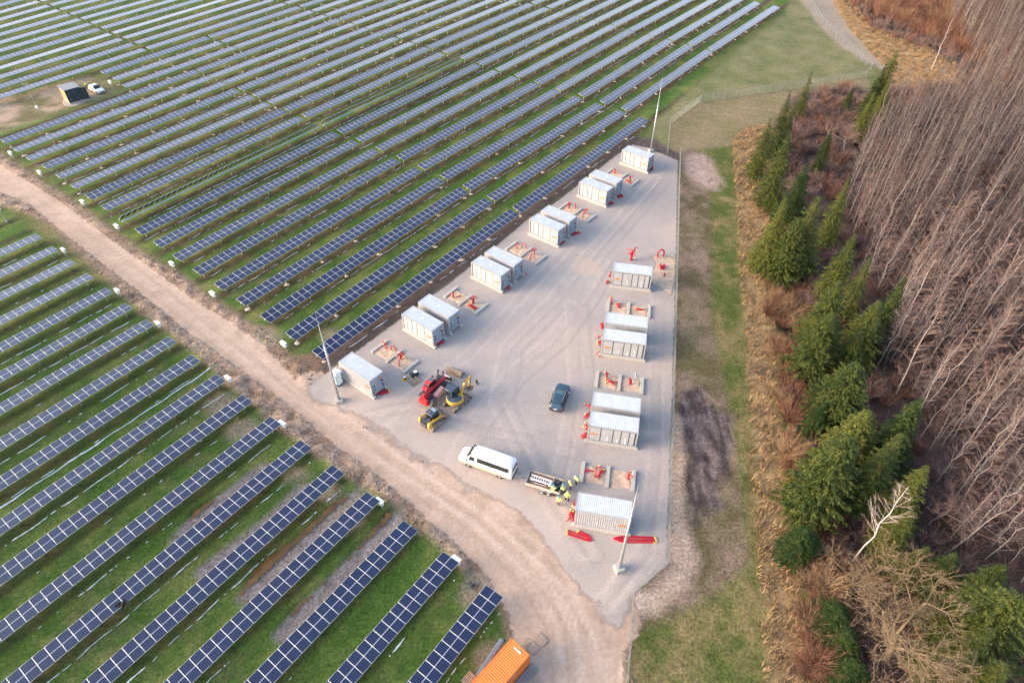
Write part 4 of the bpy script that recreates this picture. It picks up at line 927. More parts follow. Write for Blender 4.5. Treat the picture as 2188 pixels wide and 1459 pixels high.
# ------------------------------------------------------------------ vehicles
def wheel(parent, x, y, r, w, s, rimmat=None, tyre=None, rr=.58):
    tm = tyre or m_tyreclean
    m = MB(); secs = []
    prof = [(-.5, .80), (-.47, .95), (-.3, 1.0), (.3, 1.0), (.47, .95), (.5, .80)]
    for yy, k in prof: secs.append([(math.cos(a) * r * k, yy * w, math.sin(a) * r * k) for a in [2 * math.pi * i / 24 for i in range(24)]])
    m.loft(secs); o = m.obj('wheel', tm, parent, smooth=False); o.location = (x, y, r)
    c = MB(); c.cyl((0, s * w * .42, 0), (0, s * (w * .5 + .012), 0), r * rr, 16, 0, r * rr * .9)
    c.cyl((0, s * w * .5, 0), (0, s * (w * .5 + .03), 0), r * .16, 8)
    c.obj('rim', rimmat or m_rim, o); return o
def car(name, label, loc, yaw, kind, paint, group=None):
    """lofted body; x forward"""
    t = thing(name, label, 'van' if kind == 'van' else 'car', loc, yaw, group)
    if kind == 'van':
        L, W, H = 7.1, 2.0, 2.75
        # stations: x, half width bottom, half width top, z bottom, z belt, z top
        S = [(3.55, .70, .62, .45, .75, .98), (3.42, .88, .80, .38, .90, 1.16), (3.0, .98, .90, .35, 1.10, 1.34), (2.55, 1.0, .92, .35, 1.25, 1.52), (2.15, 1.0, .88, .35, 1.40, 1.95), (1.75, 1.0, .84, .35, 1.50, 2.45), (1.35, 1.0, .82, .35, 1.55, 2.66), (0.6, 1.0, .82, .35, 1.55, 2.74), (-2.6, 1.0, .82, .35, 1.55, 2.74), (-3.35, 1.0, .82, .38, 1.55, 2.70), (-3.5, .97, .80, .42, 1.5, 2.58), (-3.55, .93, .76, .48, 1.45, 2.45)]
        wb, wr, ww = (2.15, -2.0), .35, .24
    else:
        L, W, H = 4.7, 1.9, 1.62
        S = [(2.35, .62, .55, .42, .58, .70), (2.25, .80, .72, .32, .66, .84), (1.9, .92, .82, .28, .80, .96), (1.2, .95, .86, .26, .92, 1.04), (.95, .95, .86, .26, .95, 1.08), (.55, .95, .76, .26, .98, 1.32), (.15, .95, .70, .26, 1.0, 1.55), (-.4, .95, .69, .26, 1.0, 1.62), (-1.2, .95, .68, .26, 1.0, 1.60), (-1.7, .95, .67, .28, 1.0, 1.52), (-2.05, .93, .68, .32, 1.0, 1.32), (-2.25, .88, .72, .36, .98, 1.08), (-2.35, .80, .66, .42, .80, .92)]
        wb, wr, ww = (1.42, -1.40), .36, .25
    secs = []
    for x, wbm, wt, zb, zm, zt in S:
        k = zt - zm
        pts = [(wbm * .9, zb), (wbm, zb + .12), (wbm, (zb + zm) / 2), (wbm * .985, zm), (wt * 1.02, zm + k * .62), (wt * .93, zt - k * .10), (wt * .75, zt - .01), (wt * .3, zt)]
        secs.append([(x, y, z) for y, z in pts] + [(x, -y, z) for y, z in reversed(pts)])
    b = MB(); b.loft(secs); b.obj('body', paint, t, smooth=True).modifiers.new('e', 'EDGE_SPLIT').split_angle = R(40)
    for x in wb:
        for s in (-1, 1):
            wheel(t, x, s * (S[5][1] - ww / 2 + .015), wr, ww, s)
            a = MB(); a.cyl((x, s * (S[5][1] - .3), wr), (x, s * (S[5][1] + .003), wr), wr + .05, 24); a.obj('wheel_arch', m_black, t)
    def quad(nm, pts, mat, off=.012):
        P = [Vector(q) for q in pts]; n = (P[1] - P[0]).cross(P[2] - P[0]).normalized(); m = MB()
        m.add([q + n * off for q in P] + [q - n * .02 for q in P], [(0, 1, 2, 3), (7, 6, 5, 4), (0, 4, 5, 1), (1, 5, 6, 2), (2, 6, 7, 3), (3, 7, 4, 0)]); return m.obj(nm, mat, t)
    if kind == 'van':
        quad('windscreen', [(2.46, -.80, 1.58), (2.46, .80, 1.58), (1.62, .72, 2.50), (1.62, -.72, 2.50)], m_glass, .05)
        for s in (-1, 1):
            def side(x0, x1, z0=1.62, z1=2.25, nm='side_window'):
                yb, yt = 1.005, .875
                pts = [(x0, s * yb, z0), (x1, s * yb, z0), (x1, s * yt, z1), (x0, s * yt, z1)]
                if s < 0: pts = pts[::-1]
                quad(nm, pts[::-1] if s > 0 else pts[::-1], m_glass, .02)
            side(1.95, 1.30, 1.60, 2.15); side(.95, -3.15)
            for xx in (-.4, -1.8): MB().box((xx, s * .955, 1.93), (.03, .05, .62), 0, Matrix.Rotation(s * R(-12), 3, 'X')).obj('window_pillar', m_black, t)
            MB().box((2.2, s * 1.13, 1.62), (.12, .2, .32)).obj('wing_mirror', m_black, t, bevel=.03)
            MB().box((-3.535, s * .86, 1.25), (.06, .14, .5)).obj('tail_light', m_lred, t)
            MB().box((3.36, s * .70, .92), (.25, .22, .2)).obj('headlight', m_alu, t, bevel=.04)
            MB().box((0, s * 1.003, .62), (6.0, .02, .34)).obj('mud_spatter', m_mudv, t)
        quad('rear_window', [(-3.57, .68, 1.65), (-3.57, -.68, 1.65), (-3.50, -.62, 2.35), (-3.50, .62, 2.35)], m_glass, .03)
        MB().box((-3.58, 0, .52), (.12, 1.8, .2)).obj('bumper', m_black, t, bevel=.03)
        MB().box((3.5, 0, .50), (.16, 1.5, .22)).obj('bumper', m_black, t, bevel=.05)
        MB().box((3.46, 0, .82), (.1, .7, .12)).obj('grille', m_black, t)
        MB().box((2.72, 0, 1.445), (.10, 1.3, .03), 0, Matrix.Rotation(R(22), 3, 'Y')).obj('wiper_cowl', m_black, t)
    else:
        quad('windscreen', [(.98, -.76, 1.06), (.98, .76, 1.06), (.20, .63, 1.52), (.20, -.63, 1.52)], m_glass, .035)
        quad('rear_window', [(-2.18, .66, 1.10), (-2.18, -.66, 1.10), (-1.80, -.58, 1.46), (-1.80, .58, 1.46)], m_glass, .04)
        for s in (-1, 1):
            pts = [(.75, s * .945, 1.02), (-1.9, s * .935, 1.02), (-1.62, s * .74, 1.44), (.12, s * .76, 1.44)]
            quad('side_window', pts if s < 0 else pts[::-1], m_glass, -.02 if False else .018)
            MB().box((-.45, s * .86, 1.24), (.06, .06, .48), 0, Matrix.Rotation(s * R(-24), 3, 'X')).obj('door_pillar', m_black, t)
            MB().box((.72, s * 1.02, 1.06), (.16, .2, .14)).obj('wing_mirror', m_alu if paint is m_suv else paint, t, bevel=.03)
            MB().box((-2.22, s * .72, .92), (.14, .30, .16)).obj('tail_light', m_lred, t, bevel=.03)
            MB().box((2.17, s * .66, .72), (.18, .30, .12)).obj('headlight', m_alu, t, bevel=.03)
            MB().bar((.1, s * .66, 1.63), (-1.6, s * .64, 1.63), .035, .03).obj('roof_rail', m_alu, t)
            MB().box((0, s * .955, .36), (2.3, .03, .14)).obj('sill', m_black, t)
        MB().box((-.02, 0, 1.60), (.55, .85, .05)).obj('sunroof', m_glassg, t, bevel=.01)
        MB().box((2.30, 0, .55), (.12, 1.0, .22)).obj('grille', m_black, t)
        MB().box((-2.33, 0, .48), (.12, 1.5, .18)).obj('bumper', m_black, t, bevel=.03)
        MB().box((-2.38, 0, .80), (.03, .50, .11)).obj('number_plate', m_white, t)
        MB().box((-1.45, 0, 1.64), (.12, .03, .06)).obj('antenna', m_black, t)
    return t
m_mudv = M('van_mud', (.55, .40, .28), .9, 0, .2, 3)
m_vanp = M('van_paint', (.82, .82, .83), .3, 0, .02)
A, B_ = at(999, 995), at(1071, 1021); d = (A - B_); yaw = math.atan2(d.y, d.x); c = (A + B_) / 2
nrm = Vector((-d.y, d.x, 0)).normalized(); nrm = -nrm if nrm.y < 0 else nrm
c = c + nrm * .88 + d.normalized() * -.05; VANC, VANY = c.copy(), yaw
car('passenger_van', 'white high roof passenger van with mud splashed sides towing the trailer', (c.x, c.y, 0), yaw, 'van', m_vanp)
A, B_ = at(1187, 876, .4), at(1205, 822, .8); c = (A + B_) / 2; d = B_ - A; c.z = 0
car('parked_car', 'dark slate estate car parked alone in the middle of the gravel yard', tuple(c), math.atan2(d.y, d.x), 'car', m_suv)
A, B_ = at(190, 184, .6), at(224, 200, .5); c = (A + B_) / 2; d = B_ - A
car('parked_car', 'white muddy car parked on the grass beside the dark hut', (c.x, c.y, 0), math.atan2(d.y, d.x), 'car', m_vanp)

# trailer
A, B_ = at(1124.5, 1030.7, .95), at(1195.8, 1051.8, .95); d = A - B_; yaw = math.atan2(d.y, d.x); LT = d.length
C0, C1 = at(1132.4, 1007.7, 1.0), at(1203.3, 1024.7, 1.0); c = (A + B_ + C0 + C1) / 4
t = thing('cargo_trailer', 'open two axle trailer loaded with a ladder and timber behind the van', 'trailer', (c.x, c.y, 0), yaw)
TL, TW = LT, 1.85
MB().box((0, 0, .58), (TL, TW, .08)).obj('floor', m_wood, t)
m_tside = M('trailer_side', (.55, .52, .50), .5, .2, .15, dirt=(.50, .34, .20), dirtk=.5)
for s in (-1, 1): MB().box((0, s * TW / 2, .84), (TL + .06, .045, .48)).obj('side_board', m_tside, t, bevel=.01)
for s in (-1, 1): MB().box((s * TL / 2, 0, .84), (.045, TW - .06, .48)).obj('end_board', m_tside, t, bevel=.01)
for s in (-1, 1):
    for x in (-.55, .22):
        wheel(t, x - .25, s * (TW / 2 + .14), .30, .2, s, m_alu); MB().box((x - .25, s * (TW / 2 + .14), .66), (.62, .24, .03)).obj('mudguard', m_galv, t)
m = MB(); m.bar((TL / 2, .55, .5), (TL / 2 + 1.35, 0, .48), .07, .07); m.bar((TL / 2, -.55, .5), (TL / 2 + 1.35, 0, .48), .07, .07); m.cyl((TL / 2 + 1.3, 0, .42), (TL / 2 + 1.7, 0, .5), .05, 8); m.cyl((TL / 2 + 1.0, .18, .1), (TL / 2 + 1.0, .18, .85), .035, 8); m.obj('drawbar', m_galv, t)
MB().box((-TL / 2 + 1.05, 0, .80), (.04, TW - .1, .5)).obj('divider', m_tside, t)
tm = t.matrix_basis.copy()
def on(base, yaw_, x, y, z): rx, ry = rotxy(x, y, yaw_); return (base.x + rx, base.y + ry, z)
ld = thing('ladder', 'white aluminium ladder lying on the timber in the trailer', 'ladder', on(c, yaw, .45, -.08, 1.0), yaw + R(-3))
for s in (-1, 1): MB().box((0, s * .27, 0), (2.6, .10, .12)).obj('rail', m_white, ld)
for i in range(9): MB().cyl((-1.15 + i * .2875, -.24, 0), (-1.15 + i * .2875, .24, 0), .05, 8).obj('rung', m_white, ld)
q = random.Random(5)
m = MB()
for i in range(26):
    y = q.uniform(-.78, .78); x0 = q.uniform(-.45, .6); L = q.uniform(1.2, 2.4); z = .66 + q.uniform(0, .22)
    m.bar((x0 - L / 2 + .5, y, z), (min(x0 + L / 2 + .5, TL / 2 - .08), y + q.uniform(-.12, .12), z + q.uniform(-.02, .05)), q.uniform(.04, .1), .03, q.choice([0, 0, 1, 2]))
o = m.obj('timber_load', [m_copper, m_woodp, m_tube], None, loc=on(c, yaw, 0, 0, 0), rz=yaw); tag(o, 'loose heap of copper brown lengths and boards filling the trailer bed', 'timber')
m = MB(); m.cyl((-.25, 0, 0), (.25, 0, 0), .26, 14); o = m.obj('sack', m_grey, None, bevel=.05, loc=on(c, yaw, -TL / 2 + 1.25, .15, .92), rz=yaw + R(80)); tag(o, 'grey bulging sack lying against the trailer divider', 'sack')
for i in range(7):
    bx = MB(); bx.box((0, 0, 0), (q.uniform(.2, .5), q.uniform(.15, .4), q.uniform(.15, .35)), 0, Matrix.Rotation(q.uniform(0, 3), 3, 'Z'))
    o = bx.obj('tool_case', [m_black, m_bluer, m_navy][i % 3], None, bevel=.03, loc=on(c, yaw, -TL / 2 + .2 + .6 * (i % 3) / 2, -.65 + 1.3 * i / 6, .78 + .04 * (i % 2)))
    tag(o, 'dark tool case piled in the rear bay of the trailer', 'tool case', 'dark tool cases in the rear bay of the trailer')

# ------------------------------------------------------------------ construction machines
def track_loop(w, L, r, mat, parent, y, x0=0, name='track'):
    prof = []
    for i in range(9): a = math.pi / 2 + math.pi * i / 8; prof.append((x0 - L / 2 + r + math.cos(a) * r, r + math.sin(a) * r))
    for i in range(9): a = -math.pi / 2 + math.pi * i / 8; prof.append((x0 + L / 2 - r + math.cos(a) * r, r + math.sin(a) * r))
    m = MB(); m.prism(prof, y - w / 2, y + w / 2)
    n = int((L - 2 * r) / .16)
    for i in range(n + 1):
        x = x0 - L / 2 + r + i * (L - 2 * r) / n; m.box((x, y, 2 * r + .015), (.06, w + .01, .04)); m.box((x, y, .01), (.06, w + .01, .03))
    o = m.obj(name, mat, parent)
    hub = MB()
    for s in (-1, 1):
        for x in [x0 - L / 2 + r, x0 - L / 6, x0 + L / 6, x0 + L / 2 - r]: hub.cyl((x, y + s * (w / 2 + .002), r), (x, y + s * (w / 2 + .03), r), r * .62, 12)
    hub.obj('roller', m_blackm, o); return o
# telehandler
RW, FW = at(928, 868), at(961, 834); d = FW - RW; yaw = math.atan2(d.y, d.x); wbs = d.length; nn = Vector((-math.sin(yaw), math.cos(yaw), 0))
c = (RW + FW) / 2 + nn * 1.05; TH_ = thing('telehandler', 'red telehandler with folded boom and dusty pink side cover', 'telehandler', (c.x, c.y, 0), yaw)
wbs = max(wbs, 2.9)
for x in (-wbs / 2, wbs / 2):
    for s in (-1, 1): wheel(TH_, x, s * .98, .62, .42, s, m_mudm, m_tyre, .5)
MB().box((0, 0, .78), (wbs + .9, .95, .42)).obj('chassis', m_blackm, TH_, bevel=.04)
m = MB(); m.loft([[(x, y, z) for y, z in ((-1.12, .75), (-1.12, z1 - .22), (-.98, z1), (-.42, z1), (-.42, .75))] for x, z1 in ((-.95, 1.15), (-.8, 1.42), (.65, 1.55), (.9, 1.2))]); m.obj('engine_cover', m_pinkm, TH_, bevel=.04)
m = MB(); m.box((-wbs / 2 - .75, 0, 1.05), (.55, 1.5, .75), 0, None, .85); m.box((-wbs / 2 - .2, .1, 1.45), (.9, .5, .6)); m.box((-wbs / 2 - .75, -.45, 1.5), (.35, .35, .2)); m.obj('counterweight', m_redm, TH_, bevel=.06)
m = MB(); m.bar((-wbs / 2 - .65, .12, 1.95), (wbs / 2 + .75, .12, 1.30), .36, .40); m.obj('boom', m_redm, TH_, bevel=.03)
m = MB(); m.bar((-wbs / 2 - .3, .12, 2.13), (wbs / 2 + .4, .12, 1.56), .10, .06); m.bar((-.9, .34, 1.9), (1.7, .34, 1.5), .06, .06); m.obj('hydraulic_hose', m_black, TH_)
m = MB(); m.bar((wbs / 2 + .3, .12, 1.45), (wbs / 2 + 1.15, .12, .75), .34, .36); m.box((wbs / 2 + 1.3, .12, .7), (.12, 1.1, .75)); m.obj('tool_carriage', m_blackm, TH_)
MB().box((wbs / 2 + 1.1, .12, 1.16), (.16, 1.0, .07), 0, Matrix.Rotation(R(10), 3, 'Y')).obj('carriage_plate', m_white, TH_)
cabm = MB(); cabm.loft([[(x0, .42, z), (x1, .42, z), (x1, y1, z), (x0, y1, z)] for z, x0, x1, y1 in ((.75, -.85, .95, 1.22), (1.35, -.85, 1.0, 1.24), (2.25, -.65, .62, 1.18))]); cabm.obj('cab', m_glass, TH_, bevel=.03)
m = MB(); m.box((-.05, .80, 2.30), (1.25, .80, .10)); m.box((-.85, .85, 1.35), (.6, .85, 1.05), 0, None, .9); m.obj('cab_roof', m_redm, TH_, bevel=.05)
MB().box((.22, .80, 2.365), (.45, .62, .03)).obj('roof_window', m_glassg, TH_)
for yy in (.42, 1.2):
    m = MB(); m.bar((.62, yy, 2.28), (1.0, yy, 1.35), .07); m.obj('cab_pillar', m_redm, TH_)
MB().box((1.15, 1.28, 1.85), (.10, .25, .3)).obj('wing_mirror', m_black, TH_, bevel=.02)
MB().box((-1.25, .95, 1.2), (.9, .3, .45)).obj('step_box', m_blackm, TH_, bevel=.03)
def mudguards(t_, xs, ys, r):
    for x in xs:
        for s in (-1, 1):
            m = MB(); secs = [[(x + math.cos(a) * rr, s * ys + yy, r * .9 + math.sin(a) * rr) for rr, yy in ((r + .08, -.24), (r + .08, .24), (r + .12, .24), (r + .12, -.24))] for a in [R(20 + i * 20) for i in range(8)]]
            m.loft(secs); m.obj('mudguard', m_blackm, t_)
mudguards(TH_, (-wbs / 2, wbs / 2), .98, .62)
# loading bucket on the ground in front (separate, detached wide bucket)
def bucket(name, label, loc, yaw_, W, D, H, mat, parent=None, teeth=0, ribs=0):
    prof = [(0, 0), (D, 0), (D, .05), (.25 * D, .09), (.10 * D, .32 * H), (.10 * D, .75 * H), (.32 * D, H - .03), (.35 * D, H + .02), (.05 * D, .85 * H), (-.02, .4 * H)]
    m = MB(); m.prism(prof, -W / 2, W / 2)
    for s in (-1, 1): m.prism([(0, .02), (D * .96, .02), (D * .90, .12), (.36 * D, H), (.05 * D, .84 * H), (0, .4 * H)], s * W / 2 - .02, s * W / 2 + .02)
    for i in range(ribs): y = -W / 2 + W * (i + 1) / (ribs + 1); m.bar((.05 * D, y, H * .95), (D * .9, y, .18), .05, .07)
    for i in range(teeth): y = -W / 2 + .06 + (W - .12) * i / max(1, teeth - 1); m.bar((D - .02, y, .03), (D + .14, y, .03), .07, .04)
    o = m.obj(name, mat, parent)
    o.location = loc; o.rotation_euler.z = yaw_
    if parent is None: tag(o, label, 'bucket')
    return o
p = at(975, 806); bucket('grab_bucket', 'wide muddy grab bucket with bars in front of the red telehandler', (p.x - .4, p.y + .3, 0), yaw + R(5), 2.35, 1.25, .95, m_mudm, None, 0, 3)
q_ = at(941, 806); o = MB(); o.box((0, 0, .18), (.16, 1.0, .30)); o.bar((0, -.4, .3), (.25, -.4, .95), .14, .12); o.bar((0, .4, .3), (.25, .4, .95), .14, .12); o.cyl((.25, -.5, .98), (.25, -.28, .98), .14, 10); o.cyl((.25, .28, .98), (.25, .5, .98), .14, 10)
tag(o.obj('quick_hitch', m_blackm, None, loc=(q_.x, q_.y, 0), rz=yaw + R(10)), 'black quick hitch frame standing left of the grab bucket', 'hitch')
q_ = at(893, 812); o = MB(); o.prism([(0, 0), (1.3, 0), (1.3, .06), (.1, .1), (.05, .5), (0, .5)], -.55, .55); tag(o.obj('pallet_fork', m_mudm, None, loc=(q_.x, q_.y, 0), rz=yaw + R(170)), 'muddy brown attachment lying behind the red telehandler', 'attachment')
# mini excavator
A, B_ = at(969, 880), at(997, 856); d = B_ - A; yaw = math.atan2(d.y, d.x); nn = Vector((-math.sin(yaw), math.cos(yaw), 0)); c = (A + B_) / 2 + nn * .75
EX = thing('mini_excavator', 'yellow and dark blue mini excavator with raised folded arm', 'excavator', (c.x, c.y, 0), yaw); EX.scale = (1.15, 1.15, 1.12)
for s in (-1, 1): track_loop(.38, 2.6, .27, m_mudm, EX, s * .78)
MB().box((0, 0, .42), (1.3, 1.3, .25)).obj('undercarriage', m_blackm, EX)
m = MB(); m.bar((1.0, -.5, .35), (1.65, -.5, .25), .12); m.bar((1.0, .5, .35), (1.65, .5, .25), .12); m.prism([(1.62, .02), (1.76, .05), (1.72, .42), (1.60, .42)], -.98, .98); m.obj('dozer_blade', m_mudm, EX)
UP = R(8)
ux = MB(); ux.cyl((0, 0, .55), (0, 0, .68), .52, 20); ux.obj('slew_ring', m_blackm, EX)
prof = [(math.cos(a) * 1.12, math.sin(a) * .98) for a in [R(90 + 180 * i / 14) for i in range(15)]]
pts = prof + [(.35, -.95), (.85, -.45), (.85, .45), (.35, .95)]
m = MB(); m.loft([[(x * s_, y * s_, z) for x, y in pts] for s_, z in ((.94, .70), (1, .82), (1, 1.20), (.96, 1.32))]); m.obj('house', m_yelm, EX, bevel=.02)
m = MB(); m.loft([[(x * .93, y * .93, z) for x, y in prof + [(.3, -.88), (.3, .88)]] for z in (1.30, 1.46)]); m.obj('engine_hood', m_bluer, EX, bevel=.04)
cb = MB(); cb.loft([[(x, y, z) for x, y in ((x0, .0), (x1, .0), (x1, .90), (x0, .90))] for z, x0, x1 in ((1.30, -.60, .80), (2.2, -.58, .78), (2.45, -.50, .55))]); cb.obj('cab', m_glass, EX, bevel=.03)
rr_ = [(-.50 + (math.cos(a) * .5 + .5) * 0, 0) for a in ()]
ro = MB(); rp_ = [(-.62 + .25 * (1 - math.cos(R(a))), .45 + .50 * math.sin(R(a))) for a in range(-90, 91, 20)]
rp_ = [(-.45 - .28 * math.cos(R(a)), .45 + .52 * math.sin(R(a))) for a in range(-90, 91, 20)] + [(.60, .96), (.60, -.06)]
ro.loft([[(x * s_ + .02, (y - .45) * s_ + .45, z) for x, y in rp_] for s_, z in ((1, 2.44), (1, 2.52), (.93, 2.56))]); ro.obj('cab_roof', m_bluer, EX, bevel=.02)
for x, y in ((.56, -.02), (.56, .9), (-.55, -.02), (-.55, .9)): MB().bar((x, y, 2.45), (x + (.2 if x > 0 else 0), y, 1.3), .06).obj('cab_pillar', m_blackm, EX)
MB().cyl((.3, -.15, 1.46), (.3, -.15, 1.62), .05, 8).obj('beacon', m_orange, EX)
bm = MB(); bm.bar((.75, -.15, 1.0), (1.55, -.15, 2.55), .20, .28); bm.bar((1.5, -.15, 2.5), (2.35, -.15, 2.75), .18, .24); bm.obj('boom', m_yelm, EX, bevel=.02)
am = MB(); am.bar((2.35, -.15, 2.85), (2.15, -.15, 1.35), .15, .20); am.obj('arm', m_yelm, EX, bevel=.02)
hy = MB(); hy.cyl((.95, -.15, .95), (1.75, -.15, 2.0), .055, 8); hy.cyl((1.3, -.15, 2.65), (2.3, -.15, 3.05), .05, 8); hy.cyl((2.5, -.15, 2.65), (2.42, -.15, 1.6), .045, 8); hy.obj('hydraulic_ram', m_blackm, EX)
bk = bucket('bucket', '', (2.35, -.15, .55), R(180), .6, .75, .70, m_mudm, EX, 4); bk.rotation_euler = (0, R(-30), R(180))
# compact track loader
A, B_ = at(908, 912), at(945, 880); d = B_ - A; yaw = math.atan2(d.y, d.x); c = (A + B_) / 2; c = at(925, 903)
SL = thing('track_loader', 'yellow compact track loader with dark cab roof and muddy front bucket', 'loader', (c.x, c.y, 0), yaw); SL.scale = (1.12, 1.12, 1.1)
for s in (-1, 1):
    prof = [(-1.05, .05), (.95, .05), (1.12, .25), (.95, .48), (-.2, .85), (-.75, .85), (-1.15, .35)]
    m = MB(); m.prism(prof, s * .85 - .2, s * .85 + .2)
    for i in range(9): f_ = i / 8; m.box((.95 - 1.15 * f_, s * .85, .49 + .38 * f_), (.07, .42, .04), 0, Matrix.Rotation(R(17), 3, 'Y'))
    m.obj('track', m_mudm, SL)
    m = MB(); m.bar((-1.1, s * .72, 1.45), (.75, s * .72, 1.12), .16, .22); m.bar((.7, s * .72, 1.15), (1.3, s * .72, .45), .15, .20); m.prism([(-1.35, .75), (-.85, .75), (-.85, 1.5), (-1.2, 1.62), (-1.42, 1.2)], s * .72 - .14, s * .72 + .14); m.obj('lift_arm', m_yelm, SL, bevel=.03)
MB().box((-.1, 0, .70), (2.2, 1.28, .75), 0, None, .95).obj('body', m_yelm, SL, bevel=.05)
m = MB(); m.box((-.88, 0, 1.22), (.72, .95, .35), 0, None, .9); m.obj('engine_hood', m_blackm, SL, bevel=.04)
MB().box((-1.38, 0, .95), (.14, 1.0, .6)).obj('rear_door', m_blackm, SL, bevel=.03)
cb = MB(); cb.loft([[(x, y, z) for x, y in ((x0, -w), (x1, -w), (x1, w), (x0, w))] for z, x0, x1, w in ((1.05, -.45, .75, .50), (1.9, -.45, .6, .48), (1.98, -.42, .55, .44))]); cb.obj('cab', m_glass, SL, bevel=.02)
ro = MB(); ro.box((.05, 0, 2.02), (1.20, 1.02, .10), 0, None, .92); ro.obj('cab_roof', m_bluer, SL, bevel=.03)
MB().box((.32, 0, 2.08), (.36, .66, .03)).obj('roof_window', M('cab_glass_pale', (.30, .38, .44), .2), SL)
MB().cyl((-.2, .1, 2.06), (-.2, .1, 2.16), .06, 8).obj('beacon', m_orange, SL)
bucket('bucket', '', (1.20, 0, .06), 0, 1.95, .75, .60, m_mudm, SL, 0)
# plate compactor
p = at(866, 811); t = thing('plate_compactor', 'small yellow plate compactor standing behind the portable generator', 'compactor', (p.x, p.y, 0), R(35))
m = MB(); m.prism([(-.42, .10), (-.36, .02), (.36, .02), (.46, .14), (.42, .18), (-.40, .16)], -.28, .28); m.obj('base_plate', m_yelm, t)
MB().box((-.02, 0, .34), (.40, .36, .32)).obj('engine', m_blackm, t, bevel=.04); MB().box((-.05, 0, .53), (.34, .30, .05)).obj('tank', m_white, t, bevel=.02)
m = MB(); m.tube([(-.3, -.22, .25), (-.75, -.22, .95), (-.75, .22, .95), (-.3, .22, .25)], .02, 6); m.obj('handle', m_yelm, t)
m = MB(); m.tube([(.28, -.2, .15), (.30, -.2, .62), (.30, .2, .62), (.28, .2, .15)], .022, 6); m.obj('guard_frame', m_yelm, t)
# generator
p = at(886, 802); t = thing('portable_generator', 'black portable generator with white top panel near the sand pit', 'generator', (p.x, p.y, 0), R(30))
MB().box((0, 0, .33), (.95, .55, .42)).obj('engine', m_blackm, t, bevel=.04); MB().box((.18, 0, .66), (.52, .52, .16)).obj('tank', m_white, t, bevel=.04)
m = MB()
for x in (-.52, .52):
    for y in (-.33, .33): m.bar((x, y, .05), (x, y, .72), .035)
for z in (.08, .70):
    m.bar((-.52, -.33, z), (.52, -.33, z), .035); m.bar((-.52, .33, z), (.52, .33, z), .035); m.bar((-.52, -.33, z), (-.52, .33, z), .035); m.bar((.52, -.33, z), (.52, .33, z), .035)
m.obj('frame', m_black, t)
for s in (-1, 1): wheel(t, -.35, s * .40, .15, .09, s)
# trench rammer
p = at(1019, 820); t = thing('trench_rammer', 'small blue trench rammer with tall pale handle right of the excavator', 'rammer', (p.x, p.y, 0), R(80))
MB().box((0, 0, .06), (.42, .34, .08)).obj('foot', m_woodp, t, bevel=.02); m = MB(); m.cyl((0, 0, .1), (-.03, 0, .45), .12, 12); m.obj('bellows', m_black, t); MB().box((-.05, 0, .62), (.34, .34, .34)).obj('engine', m_bluer, t, bevel=.04)
m = MB(); m.tube([(-.05, -.16, .7), (.35, -.16, .95), (.95, 0, 1.05), (.35, .16, .95), (-.05, .16, .7)], .03, 6); m.obj('handle', m_woodp, t)
# grab tool by the road
p = at(1013, 1250); t = thing('excavator_attachment', 'rusty excavator grab lying by the road end of the panel rows', 'attachment', (p.x, p.y, 0), R(50))
m = MB(); m.prism([(0, 0), (.6, 0), (.65, .1), (.1, .12), (.05, .5), (0, .5)], -.28, .28); m.obj('bucket', m_mudm, t)
m = MB(); m.bar((0, -.35, .4), (-.6, -.6, .15), .1, .14); m.bar((0, .3, .45), (-.5, .65, .2), .1, .14); m.cyl((-.2, 0, .3), (-.2, 0, .75), .11, 10); m.box((-.25, 0, .3), (.5, .35, .2)); m.obj('jaw', m_blackm, t)

# ------------------------------------------------------------------ orange container, pallets, beams
Pa, Pb = at(1092.9, 1361.9, 2.6), at(1132.2, 1398.5, 2.6); we = Pb - Pa; ya = math.atan2(we.y, we.x) + math.pi / 2; mid = (Pa + Pb) / 2
bx_, by_ = rotxy(-3.03, 0, ya); cc = Vector((mid.x + bx_, mid.y + by_, 0))
t = thing('storage_container', 'bright orange corrugated storage container at the bottom of the picture', 'container', tuple(cc), ya)
W2 = we.length / 2
def ofr(m):
    for sx in (-1, 1):
        for sy in (-1, 1): m.box((sx * 2.95, sy * (W2 - .08), 1.3), (.16, .16, 2.6))
        for z in (.08, 2.52): m.box((sx * 2.95, 0, z), (.156, 2 * W2 - .32, .15))
    for sy in (-1, 1):
        for z in (.08, 2.53): m.box((0, sy * (W2 - .08), z), (5.74, .15, .13))
m = MB(); ofr(m); m.obj('frame', m_orangec, t)
m = MB()
for sy in (-1, 1): corrugated(m, -2.87, 2.87, sy * (W2 - .01), .14, 2.48, .035, .28, 0, 'x', sy)
m.obj('side_wall', m_orangec, t)
m = MB(); roofribs(m, -2.87, 2.87, -W2 + .15, W2 - .15, 2.585, .03, .22); m.obj('roof', m_orangec, t)
MB().box((2.55, -.05, 2.60), (.16, .85, .03)).obj('roof_label', m_white, t)
for s in (-1, 1):
    dd = MB().box((2.97, s * W2 * .47, 1.3), (.05, W2 * .86, 2.26)).obj('door', m_orangec, t)
    m = MB(); m.cyl((3.01, s * W2 * .25, .2), (3.01, s * W2 * .25, 2.4), .02, 6); m.cyl((3.01, s * W2 * .68, .2), (3.01, s * W2 * .68, 2.4), .02, 6); m.obj('locking_bar', m_alu, dd)
m = MB()
for sx in (-1, 1):
    for sy in (-1, 1): m.cyl((sx * 2.95, sy * (W2 - .08), 2.59), (sx * 2.95, sy * (W2 - .08), 2.612), .04, 8)
m.obj('casting_hole', m_dark, t)
fc = bpy.data.curves.new('side_lettering', 'FONT'); fc.body = 'LAXARAMA'; fc.size = .72; fc.extrude = .006; fc.align_x = 'LEFT'; fc.align_y = 'CENTER'
